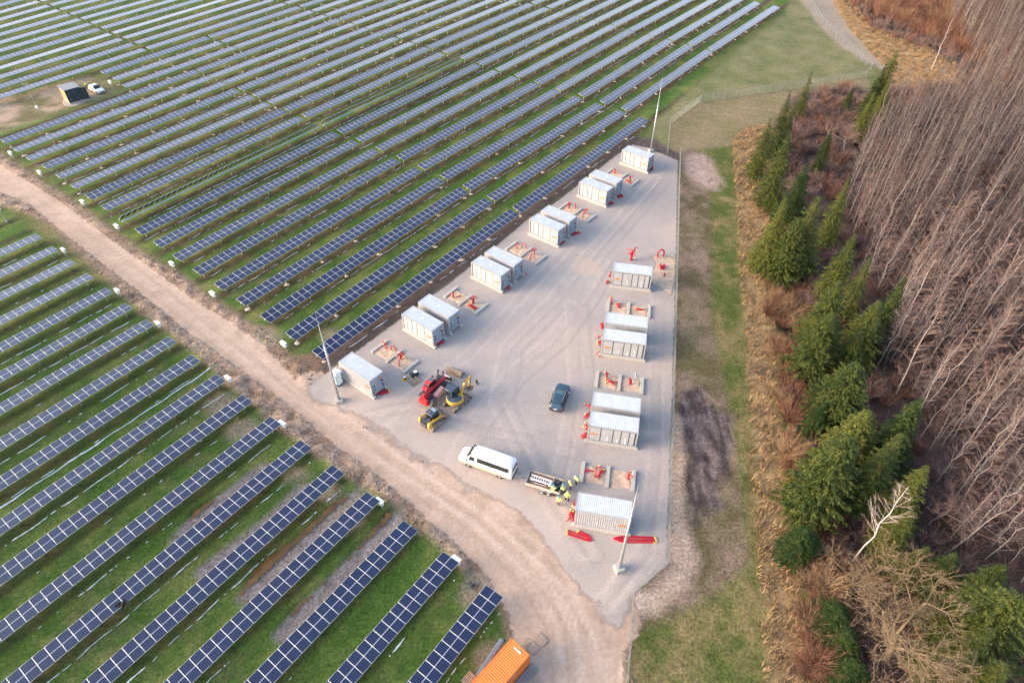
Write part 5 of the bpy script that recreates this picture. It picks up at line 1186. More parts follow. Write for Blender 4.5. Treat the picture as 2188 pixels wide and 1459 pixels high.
fo = bpy.data.objects.new('side_lettering', fc); link(fo, t); fc.materials.append(M('lettering_pink', (.80, .42, .48), .5)); fo.rotation_euler = (R(90), 0, 0); fo.location = (-2.6, -(W2 + .006), 1.95)
bpy.context.view_layer.update(); mm = bpy.data.meshes.new_from_object(fo); fo2 = bpy.data.objects.new('side_lettering', mm); link(fo2, t); fo2.rotation_euler = fo.rotation_euler; fo2.location = fo.location; bpy.data.objects.remove(fo)
rx, ry = rotxy(-1.0, -W2 - .45, ya)
m = MB(); m.loft([[(x, y * k, z) for y, z in ((-.4, 0), (.4, 0), (.35, .5), (0, .75), (-.32, .5))] for x, k in ((-.7, .7), (-.3, 1), (.3, 1.05), (.7, .75))]); tag(m.obj('tarpaulin', m_mag, None, bevel=.05, loc=(cc.x + rx, cc.y + ry, 0), rz=ya), 'magenta tarpaulin bundle leaning against the orange container', 'tarpaulin')
def pallet(label, p, rz, z=0, tilt=None):
    t = thing('wooden_pallet', label, 'pallet', (p.x, p.y, z), rz, 'wooden pallets near the orange container')
    m = MB()
    for i in range(5): m.box((0, -.36 + i * .18, .13), (1.2, .10, .022))
    m.obj('deck', m_woodp, t)
    m = MB()
    for x in (-.52, 0, .52): m.box((x, 0, .105), (.1, .82, .02)); m.box((x, 0, .05), (.1, .12, .09)); m.box((x, .35, .05), (.1, .1, .09)); m.box((x, -.35, .05), (.1, .1, .09))
    m.obj('stringer', m_wood, t); return t
q1 = at(1155, 1366); pallet('pale wooden pallet lying alone on the sand road', q1, R(-42))
q1 = at(1136, 1383); pallet('wooden pallet at the right of the two beside the orange container', q1, R(-42))
q1 = at(1121, 1378); pallet('wooden pallet touching the end of the orange container', q1, R(48))
q1 = at(1140, 1458); pallet('wooden pallet right of the orange container at the bottom edge', q1, R(-45))
q1 = at(1001, 1450); pallet('wooden pallet left of the orange container at the bottom edge', q1, R(50), .0); 
A, B_ = at(1073, 1366), at(1040, 1415); d = B_ - A; m = MB(); L_ = d.length + 1.5
for i in range(5): m.bar((0, i * .09 - .2, .08 + (i % 2) * .09), (L_, i * .09 - .2 + .05 * (i % 3), .08 + (i % 2) * .09), .07, .06)
tag(m.obj('steel_profiles', m_galv, None, loc=(A.x, A.y, 0), rz=math.atan2(d.y, d.x)), 'bundle of long grey steel profiles lying left of the orange container', 'steel profiles')
# grey slabs behind the orange container's right side
A = at(1128, 1440); m = MB(); m.box((0, 0, .15), (2.6, .9, .3)); tag(m.obj('rubble_slab', M('slab_grey', (.22, .21, .22), .85, 0, .2), None, bevel=.05, loc=(A.x - .2, A.y - .3, 0), rz=ya), 'dark grey slab lying right of the orange container', 'slab')

# ------------------------------------------------------------------ hut and pole
B0, B1, B2 = at(150.4, 223.4), at(180.2, 214.8), at(132.9, 214.8)
dx = B1 - B0; yaw = math.atan2(dx.y, dx.x); wl_ = (B1 - B0).length; dl_ = (B2 - B0).length; Hh = 3.0
wl_ = 3.3; dl_ = 3.9
ox, oy = rotxy(wl_ / 2, dl_ / 2, yaw); t = thing('transformer_hut', 'small hut with timber side, dark front and open door beside the white car', 'hut', (B0.x + ox, B0.y + oy, 0), yaw)
x2, y2 = wl_ / 2, dl_ / 2
MB().box((0, 0, .1), (wl_ + .1, dl_ + .1, .3)).obj('plinth', m_conc, t)
MB().box((-x2 + .04, 0, Hh / 2 + .2), (.08, dl_ - .2, Hh)).obj('timber_wall', m_hutw, t); MB().box((x2 - .04, 0, Hh / 2 + .2), (.08, dl_ - .2, Hh)).obj('side_wall', m_hutd, t)
for s in (-1, 1): MB().box((0, s * (y2 - .05), Hh / 2 + .2), (wl_, .1, Hh)).obj('front_wall' if s < 0 else 'back_wall', m_hutd, t)
for s in (-1, 1): MB().box((-x2 - .01, s * (y2 - .09), Hh / 2 + .2), (.06, .18, Hh)).obj('corner_trim', m_woodp, t)
MB().box((-.0, 0, Hh + .26), (wl_ + .3, dl_ + .3, .12)).obj('roof', m_hutr, t, bevel=.02)
for xx, zz in ((-1.0, 2.2), (.15, 2.3), (-1.05, .7), (.5, .75)): MB().box((xx, -y2 - .012, zz + .2), (.42, .02, .62)).obj('vent_grille', m_bluer, t)
dr = MB().box((.62, 0, Hh / 2 + .1), (1.25, .06, Hh - .3)).obj('door', m_hutd, t, loc=(x2 + .02, -y2 + .05, 0)); dr.rotation_euler.z = R(-22)
MB().box((.55, -.04, 2.35), (.12, .02, .10)).obj('sign', m_white, dr)
c_ = t.location
n_ = 24; V_ = [(0, 0, .07)]; F_ = []
for i in range(n_): a = 2 * math.pi * i / n_; r_ = 3.3 + .5 * math.sin(a * 3) + rnd.uniform(-.15, .15); V_.append((math.cos(a) * r_ + .5, math.sin(a) * r_ * .95 - .5, -.03))
for i in range(n_): V_.append((math.cos(2 * math.pi * i / n_) * 2.6 + .4, math.sin(2 * math.pi * i / n_) * 2.7 - .3, .07))
for i in range(n_): j = (i + 1) % n_; F_.append((1 + i, 1 + j, 1 + n_ + j, 1 + n_ + i)); F_.append((1 + n_ + i, 1 + n_ + j, 0))
mb = MB(); mb.add(V_, F_); o = mb.obj('gravel_pad', m_pitd, None, loc=(c_.x, c_.y, 0)); tag(o, kind='structure')
p = at(87, 245); t = thing('weather_pole', 'thin grey instrument pole with small box left of the hut', 'pole', (p.x, p.y, 0), 0)
MB().cyl((0, 0, -.2), (0, 0, 7.2), .045, 8).obj('pole', m_galv, t); MB().box((0, -.1, 1.8), (.55, .3, .6)).obj('box', m_white, t, bevel=.02)
m = MB(); m.bar((-.6, 0, 6.9), (.6, 0, 6.9), .04); m.cyl((-.55, 0, 6.9), (-.55, 0, 7.3), .07, 8); m.cyl((.55, 0, 6.9), (.55, 0, 7.25), .05, 8); m.obj('sensor_arm', m_tube, t)
p = at(15, 475); t = thing('camera_pole', 'leaning grey pole with white box at the left edge above the road', 'pole', (p.x, p.y, 0), 0)
MB().cyl((0, 0, -.2), (0, 0, 3.2), .06, 8).obj('pole', m_galv, t); MB().box((0, -.05, 2.9), (.5, .35, .7)).obj('box', m_white, t, bevel=.02); MB().cyl((0, 0, 0), (0, 0, .35), .12, 8).obj('foot', m_alu, t)
# bird
p = at(263.5, 1290, 3.2); m = MB(); m.loft([[(x, math.cos(a) * r_, math.sin(a) * r_ * .8) for a in [2 * math.pi * i / 10 for i in range(10)]] for x, r_ in ((-.42, .03), (-.25, .09), (-.05, .15), (.15, .13), (.27, .07), (.34, .075), (.40, .04), (.48, .01))])
for s in (-1, 1): m.add([(.12, s * .1, .05), (-.18, s * .1, .05), (-.25, s * .38, .10), (-.05, s * .50, .08), (.16, s * .34, .10), (.12, s * .1, .02), (-.18, s * .1, .02), (-.25, s * .38, .07), (-.05, s * .50, .05), (.16, s * .34, .07)], [(0, 1, 2, 3, 4), (9, 8, 7, 6, 5), (0, 5, 6, 1), (1, 6, 7, 2), (2, 7, 8, 3), (3, 8, 9, 4), (4, 9, 5, 0)])
m.add([(-.35, -.05, .02), (-.35, .05, .02), (-.6, .13, 0), (-.6, -.13, 0), (-.35, -.05, -.02), (-.35, .05, -.02), (-.6, .13, -.02), (-.6, -.13, -.02)], [(0, 1, 2, 3), (7, 6, 5, 4), (0, 4, 5, 1), (2, 6, 7, 3), (1, 5, 6, 2), (3, 7, 4, 0)])
bo_ = m.obj('bird', m_bird, None, loc=tuple(p), rz=R(100)); bo_.scale = (1.3, 1.5, 1.5); tag(bo_, 'black bird flying low over a solar panel row', 'bird')
# white stick by a foundation
p = at(1358, 803); tag(MB().box((0, 0, .03), (.06, 1.0, .06)).obj('marker_stick', m_white, None, loc=(p.x, p.y, .02), rz=R(-4)), 'thin white stick lying above the sand pits right of the car', 'stick')

# ------------------------------------------------------------------ people
def person(label, loc, yaw_, lean=0.0, arms='down', helmet=True, hood=False, pants=None, wide=1.0, vest=False):
    t = thing('person', label, 'person', loc, yaw_, None)
    me = bpy.data.meshes.new('body'); v = []; e = []; r = []
    def n(x, y, z, rad, par=None):
        v.append((x + (max(z - .95, 0)) * math.sin(lean), y, z if z < .95 else .95 + (z - .95) * math.cos(lean))); r.append(rad)
        if par is not None: e.append((par, len(v) - 1))
        return len(v) - 1
    pel = n(0, 0, .95, .14); sp = n(.0, 0, 1.15, .135, pel); ch = n(0, 0, 1.36, .15, sp); nk = n(.01, 0, 1.50, .058, ch); hd = n(.03, 0, 1.62, .095, nk); tp = n(.02, 0, 1.73, .075, hd); no = n(.125, 0, 1.62, .018, hd)
    for s in (-1, 1):
        n(.01, s * .09, 1.62, .02, hd)
        st = .06 * s
        hp = n(0, s * .10 * wide, .88, .10, pel); kn = n(.03 + st, s * .12 * wide, .50, .066, hp); an = n(-.02 + st, s * .12 * wide, .10, .045, kn); n(.12 + st, s * .13 * wide, .045, .038, an)
        sh = n(0, s * .19, 1.42, .068, ch)
        if arms == 'down': P = [(.0, .27, 1.16), (.07, .29, .93), (.10, .29, .86)]
        elif arms == 'fwd': P = [(.08, .25, 1.19), (.30, .20, 1.12), (.38, .19, 1.12)]
        else: P = [(-.02, .34, 1.20), (.12, .22, 1.08), (.17, .18, 1.07)]
        el = n(P[0][0], s * P[0][1], P[0][2], .050, sh); wr = n(P[1][0], s * P[1][1], P[1][2], .034, el); pa = n(P[2][0], s * P[2][1], P[2][2], .030, wr)
        dv = Vector(P[2]) - Vector(P[1]); dv.normalize()
        for f in range(4):
            b_ = Vector(P[2]) + dv * .03 + Vector((0, (f - 1.5) * .019, 0)); a1 = n(b_.x, s * b_.y, b_.z, .010, pa); c1 = b_ + dv * (.035 + .006 * (1.5 - abs(f - 1.5))) + Vector((.008, -.012, -.004)); n(c1.x, s * c1.y, c1.z, .008, a1)
        b_ = Vector(P[2]) + Vector((.035, -.03, .0)); n(b_.x, s * b_.y, b_.z, .011, pa)
    me.from_pydata(v, e, []); o = bpy.data.objects.new('body', me); link(o)
    sk = o.modifiers.new('skin', 'SKIN'); 
    for i, rad in enumerate(r): me.skin_vertices[0].data[i].radius = (rad, rad)
    me.skin_vertices[0].data[0].use_root = True
    sub = o.modifiers.new('sub', 'SUBSURF'); sub.levels = sub.render_levels = 1
    bpy.context.view_layer.update(); bm_ = bpy.data.meshes.new_from_object(o.evaluated_get(bpy.context.evaluated_depsgraph_get()))
    bpy.data.objects.remove(o); bm_.materials.clear(); bm_.materials.append(m_skin)
    for p_ in bm_.polygons: p_.use_smooth = True; p_.material_index = 0
    bo = bpy.data.objects.new('body', bm_); link(bo, t)
    nv = len(bm_.vertices); co = np.zeros(nv * 3); bm_.vertices.foreach_get('co', co); co = co.reshape(-1, 3); no_ = np.zeros(nv * 3); bm_.vertices.foreach_get('normal', no_); no_ = no_.reshape(-1, 3)
    def shell(name, sel, off, mat):
        fs = [tuple(p_.vertices) for p_ in bm_.polygons if sel(p_.center)]
        if not fs: return
        u = sorted({i for f in fs for i in f}); mp = {a: b for b, a in enumerate(u)}
        m = MB(); m.v = [tuple(co[i] + no_[i] * off) for i in u]; m.f = [tuple(mp[i] for i in f) for f in fs]; m.m = [0] * len(fs)
        return m.obj(name, mat, bo, smooth=True)
    wlim = {'down': .95, 'fwd': 9, 'hip': 9}[arms]
    hand = (lambda c_: (abs(c_.y) > .23 and c_.z < .90)) if arms == 'down' else (lambda c_: (c_.x > .32 and 1.0 < c_.z < 1.2) if arms == 'fwd' else (c_.x > .15 and abs(c_.y) > .10 and c_.z < 1.12 and c_.z > 1.0))
    shell('trousers', lambda c_: .09 < c_.z < 1.0 and abs(c_.y) < .24, .018, pants or m_navy)
    shell('boots', lambda c_: c_.z <= .12, .012, m_black)
    jk = shell('jacket', lambda c_: c_.z > .86 and c_.z < 1.50 and not hand(c_) and not (c_.z < .90 and abs(c_.y) < .2), .035, m_hiv)
    shell('reflective_band', lambda c_: (.98 < c_.z < 1.03 or 1.14 < c_.z < 1.19) and abs(c_.y) < .2, .040, m_grey)
    hx, hz = .03 + .70 * math.sin(lean), .95 + .70 * math.cos(lean)
    if helmet:
        m = MB(); m.loft([[(math.cos(a) * rr, math.sin(a) * rr * .85, zz) for a in [2 * math.pi * i / 14 for i in range(14)]] for rr, zz in ((.150, 0), (.135, .02), (.130, .06), (.10, .11), (.05, .135))]); m.box((.13, 0, .008), (.10, .16, .015))
        o = m.obj('helmet', m_helm, bo, smooth=True); o.location = (hx + .0, 0, hz + .0); o.rotation_euler.y = lean
    if hood:
        m = MB(); m.loft([[(math.cos(a) * rr, math.sin(a) * rr, zz) for a in [2 * math.pi * i / 14 for i in range(14)]] for rr, zz in ((.15, -.16), (.15, -.05), (.14, .05), (.10, .12), (.04, .145))]); o = m.obj('hood', m_hiv, bo, smooth=True); o.location = (hx - .02, 0, hz - .0); o.rotation_euler.y = lean
    else:
        m = MB(); m.loft([[(math.cos(a) * rr - .02, math.sin(a) * rr * .9, zz) for a in [2 * math.pi * i / 12 for i in range(12)]] for rr, zz in ((.10, -.07), (.108, 0), (.10, .05), (.05, .09))]); o = m.obj('hair', M('hair_brown', (.06, .035, .02), .9), bo, smooth=True); o.location = (hx - .01, 0, hz); o.rotation_euler.y = lean
    m = MB()
    for s in (-1, 1): m.cyl((.118, s * .034, .0), (.128, s * .034, .0), .012, 6)
    o = m.obj('eyes', m_black, bo); o.location = (hx - .015, 0, hz - .0); m = MB(); m.box((.118, 0, -.075), (.012, .045, .010)); o = m.obj('mouth', M('lips', (.30, .10, .09), .6), bo); o.location = (hx - .02, 0, hz)
    return t
PPL = [((1181, 1057), R(70), .25, 'fwd', True, False, None, 1.0, 'person in blue helmet and yellow jacket leaning over the trailer side'),
 ((1204, 1055), R(130), .12, 'fwd', True, False, None, 1.0, 'person in blue helmet and yellow jacket at the rear corner of the trailer'),
 ((1193, 1079), R(75), .05, 'down', True, False, m_pant, 1.1, 'person in blue helmet and mauve trousers, lowest of the group'),
 ((1211, 1070), R(80), .08, 'hip', False, True, None, 1.5, 'person with yellow hood up standing with elbows out'),
 ((1219, 1044), R(200), .30, 'hip', False, True, m_pant, 1.1, 'person bending forward in yellow jacket with white shirt tail'),
 ((1230.5, 1033.5), R(215), .05, 'down', True, False, None, 1.0, 'person in blue helmet and yellow jacket nearest the concrete beam')]
for (pp, yw, ln, ar, he, ho, pn, wd, lab) in PPL:
    p = at(*pp); person(lab, (p.x, p.y, 0), yw, ln, ar, he, ho, pn, wd)
p = at(187, 190); person('person in yellow jacket standing behind the white car by the hut', (p.x, p.y, 0), R(-40), .2, 'fwd', False, False, None, 1.0)

# ------------------------------------------------------------------ vegetation
def tri_obj(name, V, F, mats, mi=None, parent=None, smooth=False):
    o = bpy.data.objects.new(name, fastmesh(name, V, F, mats, mi, smooth)); return link(o, parent)
def spruce_arrays(h, Rr, seed, shape=.85, dens=1.0, base=.08, card=.42, droop=.45):
    g_ = np.random.default_rng(seed); V = []; F = []
    zs = []; z = h * base
    while z < h * .985: zs.append(z); z += (.62 if z < h * .7 else .45) / dens ** .5 * g_.uniform(.7, 1.3)
    for z in zs:
        f = (z / h - base) / (1 - base); rad = Rr * ((1 - f) ** shape) * (1.0 if f > .12 else .55 + f * 3.7) + .12
        nb = max(4, int((3.5 + rad * 1.9) * dens)); lop = g_.uniform(.75, 1.15); a0 = g_.uniform(0, 6.28)
        for b in range(nb):
            a = a0 + 6.283 * b / nb + g_.uniform(-.25, .25); L = rad * lop * (g_.uniform(.45, .8) if g_.random() < .3 else g_.uniform(.8, 1.2)) * (1 + .18 * math.sin(a * 2 + seed)); nk = max(2, int(L / (card * .55)))
            for k in range(nk):
                t = (k + g_.uniform(.1, .9)) / nk
                if t < .22 and L > 1.2: continue
                r = L * t; zz = z - droop * r * .6 * t + .10 * r + g_.uniform(-.08, .08) + (.18 * L * t ** 2)
                for s in range(3 if t > .4 else 1):
                    sa = a + g_.uniform(-.8, .8); c = card * g_.uniform(.6, 1.25) * (1.0 if L > .8 else .7)
                    px_, py_ = math.cos(a) * r + g_.uniform(-.16, .16), math.sin(a) * r + g_.uniform(-.16, .16)
                    d = np.array([math.cos(sa), math.sin(sa), g_.uniform(-.8, .35)]) * c; w = np.array([-math.sin(sa), math.cos(sa), g_.uniform(-.5, .5)]) * c * .34
                    p0 = np.array([px_, py_, zz]); b0 = len(V); V += [p0 - d * .45, p0 + w, p0 + d * .75, p0 - w]; F += [(b0, b0 + 1, b0 + 2), (b0, b0 + 2, b0 + 3)]
    for k in range(14):    # leader
        a = g_.uniform(0, 6.28); zz = h * (.93 + .07 * k / 14); c = card * .5; d = np.array([math.cos(a) * .4, math.sin(a) * .4, .8]) * c; w = np.array([-math.sin(a), math.cos(a), 0]) * c * .3
        b0 = len(V); p0 = np.array([0, 0, zz]); V += [p0 - d * .4, p0 + w, p0 + d, p0 - w]; F += [(b0, b0 + 1, b0 + 2), (b0, b0 + 2, b0 + 3)]
    return np.array(V), np.array(F)
SPV = []
for i, (shape, dens, droop, Rr, card) in enumerate([(.95, 2.7, .6, 2.7, .19), (.85, 2.8, .5, 3.0, .20), (1.05, 2.5, .75, 2.4, .18), (.9, 2.8, .6, 3.2, .20), (1.0, 2.7, .7, 3.0, .19)]):
    V_, F_ = spruce_arrays(14, Rr, 40 + i, shape, dens, .06, card, droop); SPV.append((fastmesh('crown', V_, F_, m_spruce), Rr))
THV = []
for i in range(3):           # broad, rounder conifers
    V_, F_ = spruce_arrays(12, 3.9, 60 + i, .62, 3.0, .03, .20, .2); THV.append((fastmesh('crown', V_, F_, m_thuja), 3.9))
tk = MB(); tk.tube([(0, 0, -.5), (0, 0, 4), (0, 0, 10), (0, 0, 13.8)], [.24, .19, .10, .02], 8); TRK = tk.mesh('trunk', m_bark, True)
def conifer(px_, py_, h, r, label, broad=False, seed=0):
    p = at(px_, py_, h); q = random.Random(seed); V = (THV if broad else SPV); me, R0 = V[seed % len(V)]
    h0 = 12 if broad else 14; t = thing('spruce_tree' if not broad else 'conifer_tree', label, 'tree', (p.x, p.y, gz(p.x, p.y) - .1), q.uniform(0, 6.28), 'evergreen conifers along the forest edge')
    s = r / R0; o = bpy.data.objects.new('crown', me); link(o, t); o.scale = (s * .93, s * (.85 + .12 * q.random()), h / h0)
    o = bpy.data.objects.new('trunk', TRK); link(o, t); o.scale = (max(.6, s), max(.6, s), h / 14 * .97)
    return t
CON = [(1920, 103, 16, 3.3, 0, 'tall spruce at the far end of the evergreen line by the track'), (1895, 135, 13, 2.8, 0, 'spruce just left of the farthest tall spruce'), (1735, 153, 11, 2.2, 0, 'slim dark spruce standing alone against the brown field'),
 (1691, 190, 15, 2.8, 0, 'tall pointed spruce left of the slim lone one'), (1648, 250, 13, 2.6, 0, 'leftmost spruce of the upper cluster beside the tan grass'), (1823, 187, 6.5, 1.8, 0, 'small spruce halfway between the two upper clusters'), (1870, 197, 11, 3.0, 0, 'dark bushy spruce below the farthest spruces'),
 (1928, 200, 8, 2.2, 0, 'small dark spruce at the edge of the bare wood'), (1690, 275, 16, 3.6, 0, 'large yellow green spruce in the upper cluster'), (1779, 272, 10.5, 1.8, 0, 'narrow spruce standing among bare shrubs'), (1726, 348, 13, 3.4, 0, 'bushy spruce filling the middle of the upper cluster'),
 (1817, 377, 14, 2.8, 0, 'pointed spruce right of the upper cluster at the bare wood'), (1752, 415, 15, 4.2, 0, 'broad spruce at the lower right of the upper cluster'), (1680, 420, 14, 3.8, 0, 'broad bright spruce at the lower left of the upper cluster'), (1712, 455, 13, 3.6, 1, 'rounded green conifer low in the upper cluster'),
 (1655, 470, 9, 2.6, 0, 'low spruce at the bottom left of the upper cluster'), (1828, 499, 13.5, 3.0, 0, 'spruce at the top of the middle cluster'), (1862, 549, 12, 2.6, 0, 'slender spruce right of the middle cluster top'), (1938, 589, 13.5, 3.4, 0, 'spruce with pointed top leaning into the bare wood, middle cluster'),
 (1800, 590, 13, 3.5, 0, 'dense spruce at the left of the middle cluster'), (1785, 660, 12, 3.8, 1, 'rounded conifer at the lower left of the middle cluster'), (1880, 640, 12, 3.8, 0, 'wide spruce in the heart of the middle cluster'), (1842, 705, 9, 3.0, 0, 'short spruce at the bottom of the middle cluster'),
 (1838, 770, 12, 4.2, 1, 'pale green rounded conifer below the middle cluster'), (1770, 850, 7, 2.6, 0, 'small spruce below left of the pale rounded conifer'), (1970, 850, 13, 3.8, 0, 'bright green spruce at the top of the lower cluster'), (1860, 872, 11.5, 3.8, 1, 'olive rounded conifer left of the bright green spruce'),
 (1928, 925, 12, 3.6, 0, 'dark spruce right behind the big yellow green conifer'), (1818, 930, 13.5, 4.8, 1, 'big yellow green conifer in the lower cluster'), (1770, 1000, 9, 3.0, 1, 'lower lobe conifer on the left of the big yellow green one'), (1985, 992, 11, 2.8, 0, 'pointed spruce right of the white birch'),
 (1952, 1088, 9, 2.8, 0, 'spruce beside the white birch trunk'), (1727, 1132, 5.5, 2.6, 1, 'small round conifer at the dark ditch'), (1985, 1168, 7.5, 2.6, 0, 'small spruce above the big bare oak'), (2045, 1180, 8, 2.6, 0, 'blue green spruce above right of the big bare oak'),
 (2150, 1205, 9.5, 3.4, 0, 'spruce right of the big bare oak'), (2180, 1270, 12, 4.6, 1, 'large conifer at the right edge of the photo'), (2120, 1345, 10, 4.0, 0, 'dense spruce in the lower right corner'), (1800, 1300, 4.5, 3.0, 1, 'low round evergreen left of the big bare oak'),
 (1822, 1345, 4.5, 2.6, 1, 'low evergreen bush below left of the oak'), (1838, 1410, 5, 2.6, 1, 'small evergreen at the foot of the oak trunk'), (1900, 965, 11, 3.0, 0, 'spruce top rising behind the birch crown'), (2150, 1420, 9, 3.5, 0, 'spruce at the very bottom right corner'), (1700, 215, 12, 2.4, 0, 'slim spruce hidden behind the tall pointed one'), (1905, 165, 12, 2.6, 0, 'spruce right of the far dark bushy one')]
for i, (x, y, h, r, br, lab) in enumerate(CON): conifer(x, y, h, r, lab, bool(br), i * 7 + 3)

def bare_arrays(seed, h=16., nb=34, tw=7, spread=.55, trunk_r=.13, up=.9, crown0=.35, r_tw=.012):
    g_ = np.random.default_rng(seed); V = []; F = []; Mi = []
    def seg(p0, p1, r0, r1, mi, n=3):
        d = p1 - p0; L = np.linalg.norm(d) + 1e-9; d = d / L; u = np.cross(d, (0, 0, 1.0)) if abs(d[2]) < .9 else np.cross(d, (1.0, 0, 0)); u /= np.linalg.norm(u); w = np.cross(d, u); b = len(V)
        for p, r in ((p0, r0), (p1, r1)):
            for k in range(n): a = 6.2832 * k / n; V.append(p + (u * math.cos(a) + w * math.sin(a)) * r)
        for k in range(n):
            a1, a2 = b + k, b + (k + 1) % n; F.append((a1, a2, a2 + n)); F.append((a1, a2 + n, a1 + n)); Mi.extend([mi, mi])
    pts = [np.array([0, 0, -.5])]; lean = g_.uniform(-.04, .04, 2); ns = 7
    for i in range(1, ns + 1): f = i / ns; pts.append(np.array([lean[0] * h * f + g_.uniform(-.28, .28) * (.3 + f), lean[1] * h * f + g_.uniform(-.28, .28) * (.3 + f), h * f]))
    rad = lambda f: trunk_r * (1 - f) ** .8 + .018
    for i in range(ns): seg(pts[i], pts[i + 1], rad(i / ns), rad((i + 1) / ns), 0, 5)
    for b in range(nb):
        f = crown0 + (1 - crown0) * (b + g_.uniform(0, 1)) / nb * .97; k = min(ns - 1, int(f * ns)); p = pts[k] + (pts[k + 1] - pts[k]) * (f * ns - k)
        a = g_.uniform(0, 6.28); L = h * spread * .28 * (1.15 - f) * g_.uniform(.5, 1.2) + .5; d = np.array([math.cos(a), math.sin(a), up * g_.uniform(.8, 1.3)]); d /= np.linalg.norm(d)
        m_ = p + d * L * .5; e_ = m_ + (d + np.array([0, 0, .25])) * L * .5; r0 = min(.05, rad(f) * .5)
        seg(p, m_, r0, r0 * .6, 0 if b % 3 else 1); seg(m_, e_, r0 * .6, .008, 0 if b % 3 == 1 else 1)
        for q in range(tw):
            t = g_.uniform(.25, 1.0); s0 = p + d * L * t; a2 = a + g_.uniform(-1.3, 1.3); d2 = np.array([math.cos(a2), math.sin(a2), g_.uniform(.3, 1.3)]); d2 /= np.linalg.norm(d2); e2 = s0 + d2 * g_.uniform(.4, 1.0)
            w = np.cross(d2, g_.normal(size=3)); w = w / np.linalg.norm(w) * r_tw; b0 = len(V); V.extend([s0 - w, s0 + w, e2]); F.append((b0, b0 + 1, b0 + 2)); Mi.append(1)
    return np.array(V), np.array(F), np.array(Mi)
BV = [];
for i in range(7):
    hh = [16, 15, 17, 14, 16.5, 15.5, 13][i]; V_, F_, Mi_ = bare_arrays(200 + i, hh, [34, 30, 42, 34, 38, 28, 36][i], 15, [.55, .45, .65, .8, .55, .5, .85][i], .075 + .02 * (i % 3), [.9, .6, .5, .7, .45, .8, .5][i], .18, .019)
    tr_ = Mi_ == 0
    def sub(mask, name, mat):
        F2 = F_[mask]; u, inv = np.unique(F2, return_inverse=True); return fastmesh(name, V_[u], inv.reshape(F2.shape), mat)
    BV.append((sub(tr_, 'trunk', m_barkp), sub(~tr_, 'crown', m_twig), V_, F_, Mi_))
def bare_tree(x, y, s, i, label, group, cat='tree', name='bare_tree', rz=0, tmat=None, cmat=None):
    t = thing(name, label, cat, (x, y, float(gz(x, y)) - .1), rz, group); tm_, cm_, *_ = BV[i]; t.rotation_euler = (math.sin(x * 7.1 + y) * .07, math.sin(y * 5.3 + x * 2) * .07, rz)
    for nm, me in (('trunk', tm_), ('crown', cm_)):
        o = bpy.data.objects.new(nm, me); link(o, t); o.scale = (s, s, s)
        mt = tmat if nm == 'trunk' else cmat
        if mt: o.material_slots[0].link = 'OBJECT'; o.material_slots[0].material = mt
    return t
# positions of the bare wood: jittered grid inside the forest, right of the evergreens
P_bare = np.array(G([(1950, 235), (1850, 300), (1800, 420), (1815, 560), (1870, 680), (1870, 800), (1900, 900), (1960, 980), (1975, 1100), (2010, 1190), (2090, 1250), (2300, 1300), (3000, 1300), (4000, 700), (3800, -60), (2050, -150), (2020, 60), (2090, 170), (2040, 230)]))
cand = []
gy = 12.
while gy < 245:
    gx = 30.
    while gx < 190:
        cand.append((gx + rnd.uniform(-2.3, 2.3), gy + rnd.uniform(-2.3, 2.3))); gx += 2.5
    gy += 2.5
C_ = np.array(cand); dd_ = sdf(P_bare, C_[:, 0], C_[:, 1]); C_ = C_[dd_ < 0]
# keep what the camera (or one a step aside) can see
keep = np.abs(C_[:, 0]) < (C_[:, 1] * _cp + CAMH * _sp) * .787 + 14; C_ = C_[keep]
order = np.argsort(np.hypot(C_[:, 0], C_[:, 1])); C_ = C_[order]
NB = 270
for i, (x, y) in enumerate(C_[:NB]):
    q = random.Random(i); bare_tree(x, y, q.uniform(.55, 1.02), q.randrange(7), 'tall thin leafless tree with pale trunk standing in the dense bare wood', 'leafless trees of the bare wood', rz=q.uniform(0, 6.28))
VA, FA, MA = [], [], []; nb_ = 0
for i, (x, y) in enumerate(C_[NB:]):
    q = random.Random(i + 999); _, _, V0, F0, M0 = BV[q.randrange(7)]
    far = math.hypot(x, y) > 125
    if far:
        kp = (M0 == 0) | (np.arange(len(F0)) % 2 == 0); F0, M0 = F0[kp], M0[kp]
    a = q.uniform(0, 6.28); s = q.uniform(.5, 1.0); c, s_ = math.cos(a) * s, math.sin(a) * s
    W_ = np.stack([V0[:, 0] * c - V0[:, 1] * s_ + x, V0[:, 0] * s_ + V0[:, 1] * c + y, V0[:, 2] * s], 1); VA.append(W_.astype(np.float32)); FA.append(F0 + nb_); MA.append(M0); nb_ += len(W_)
if VA:
    o = bpy.data.objects.new('far_wood', fastmesh('far_wood', np.concatenate(VA), np.concatenate(FA), [m_barkp, m_twig], np.concatenate(MA))); link(o); tag(o, 'dense mass of thin leafless trees filling the far right side', 'woodland', kind='stuff')
print('bare trees', len(C_))
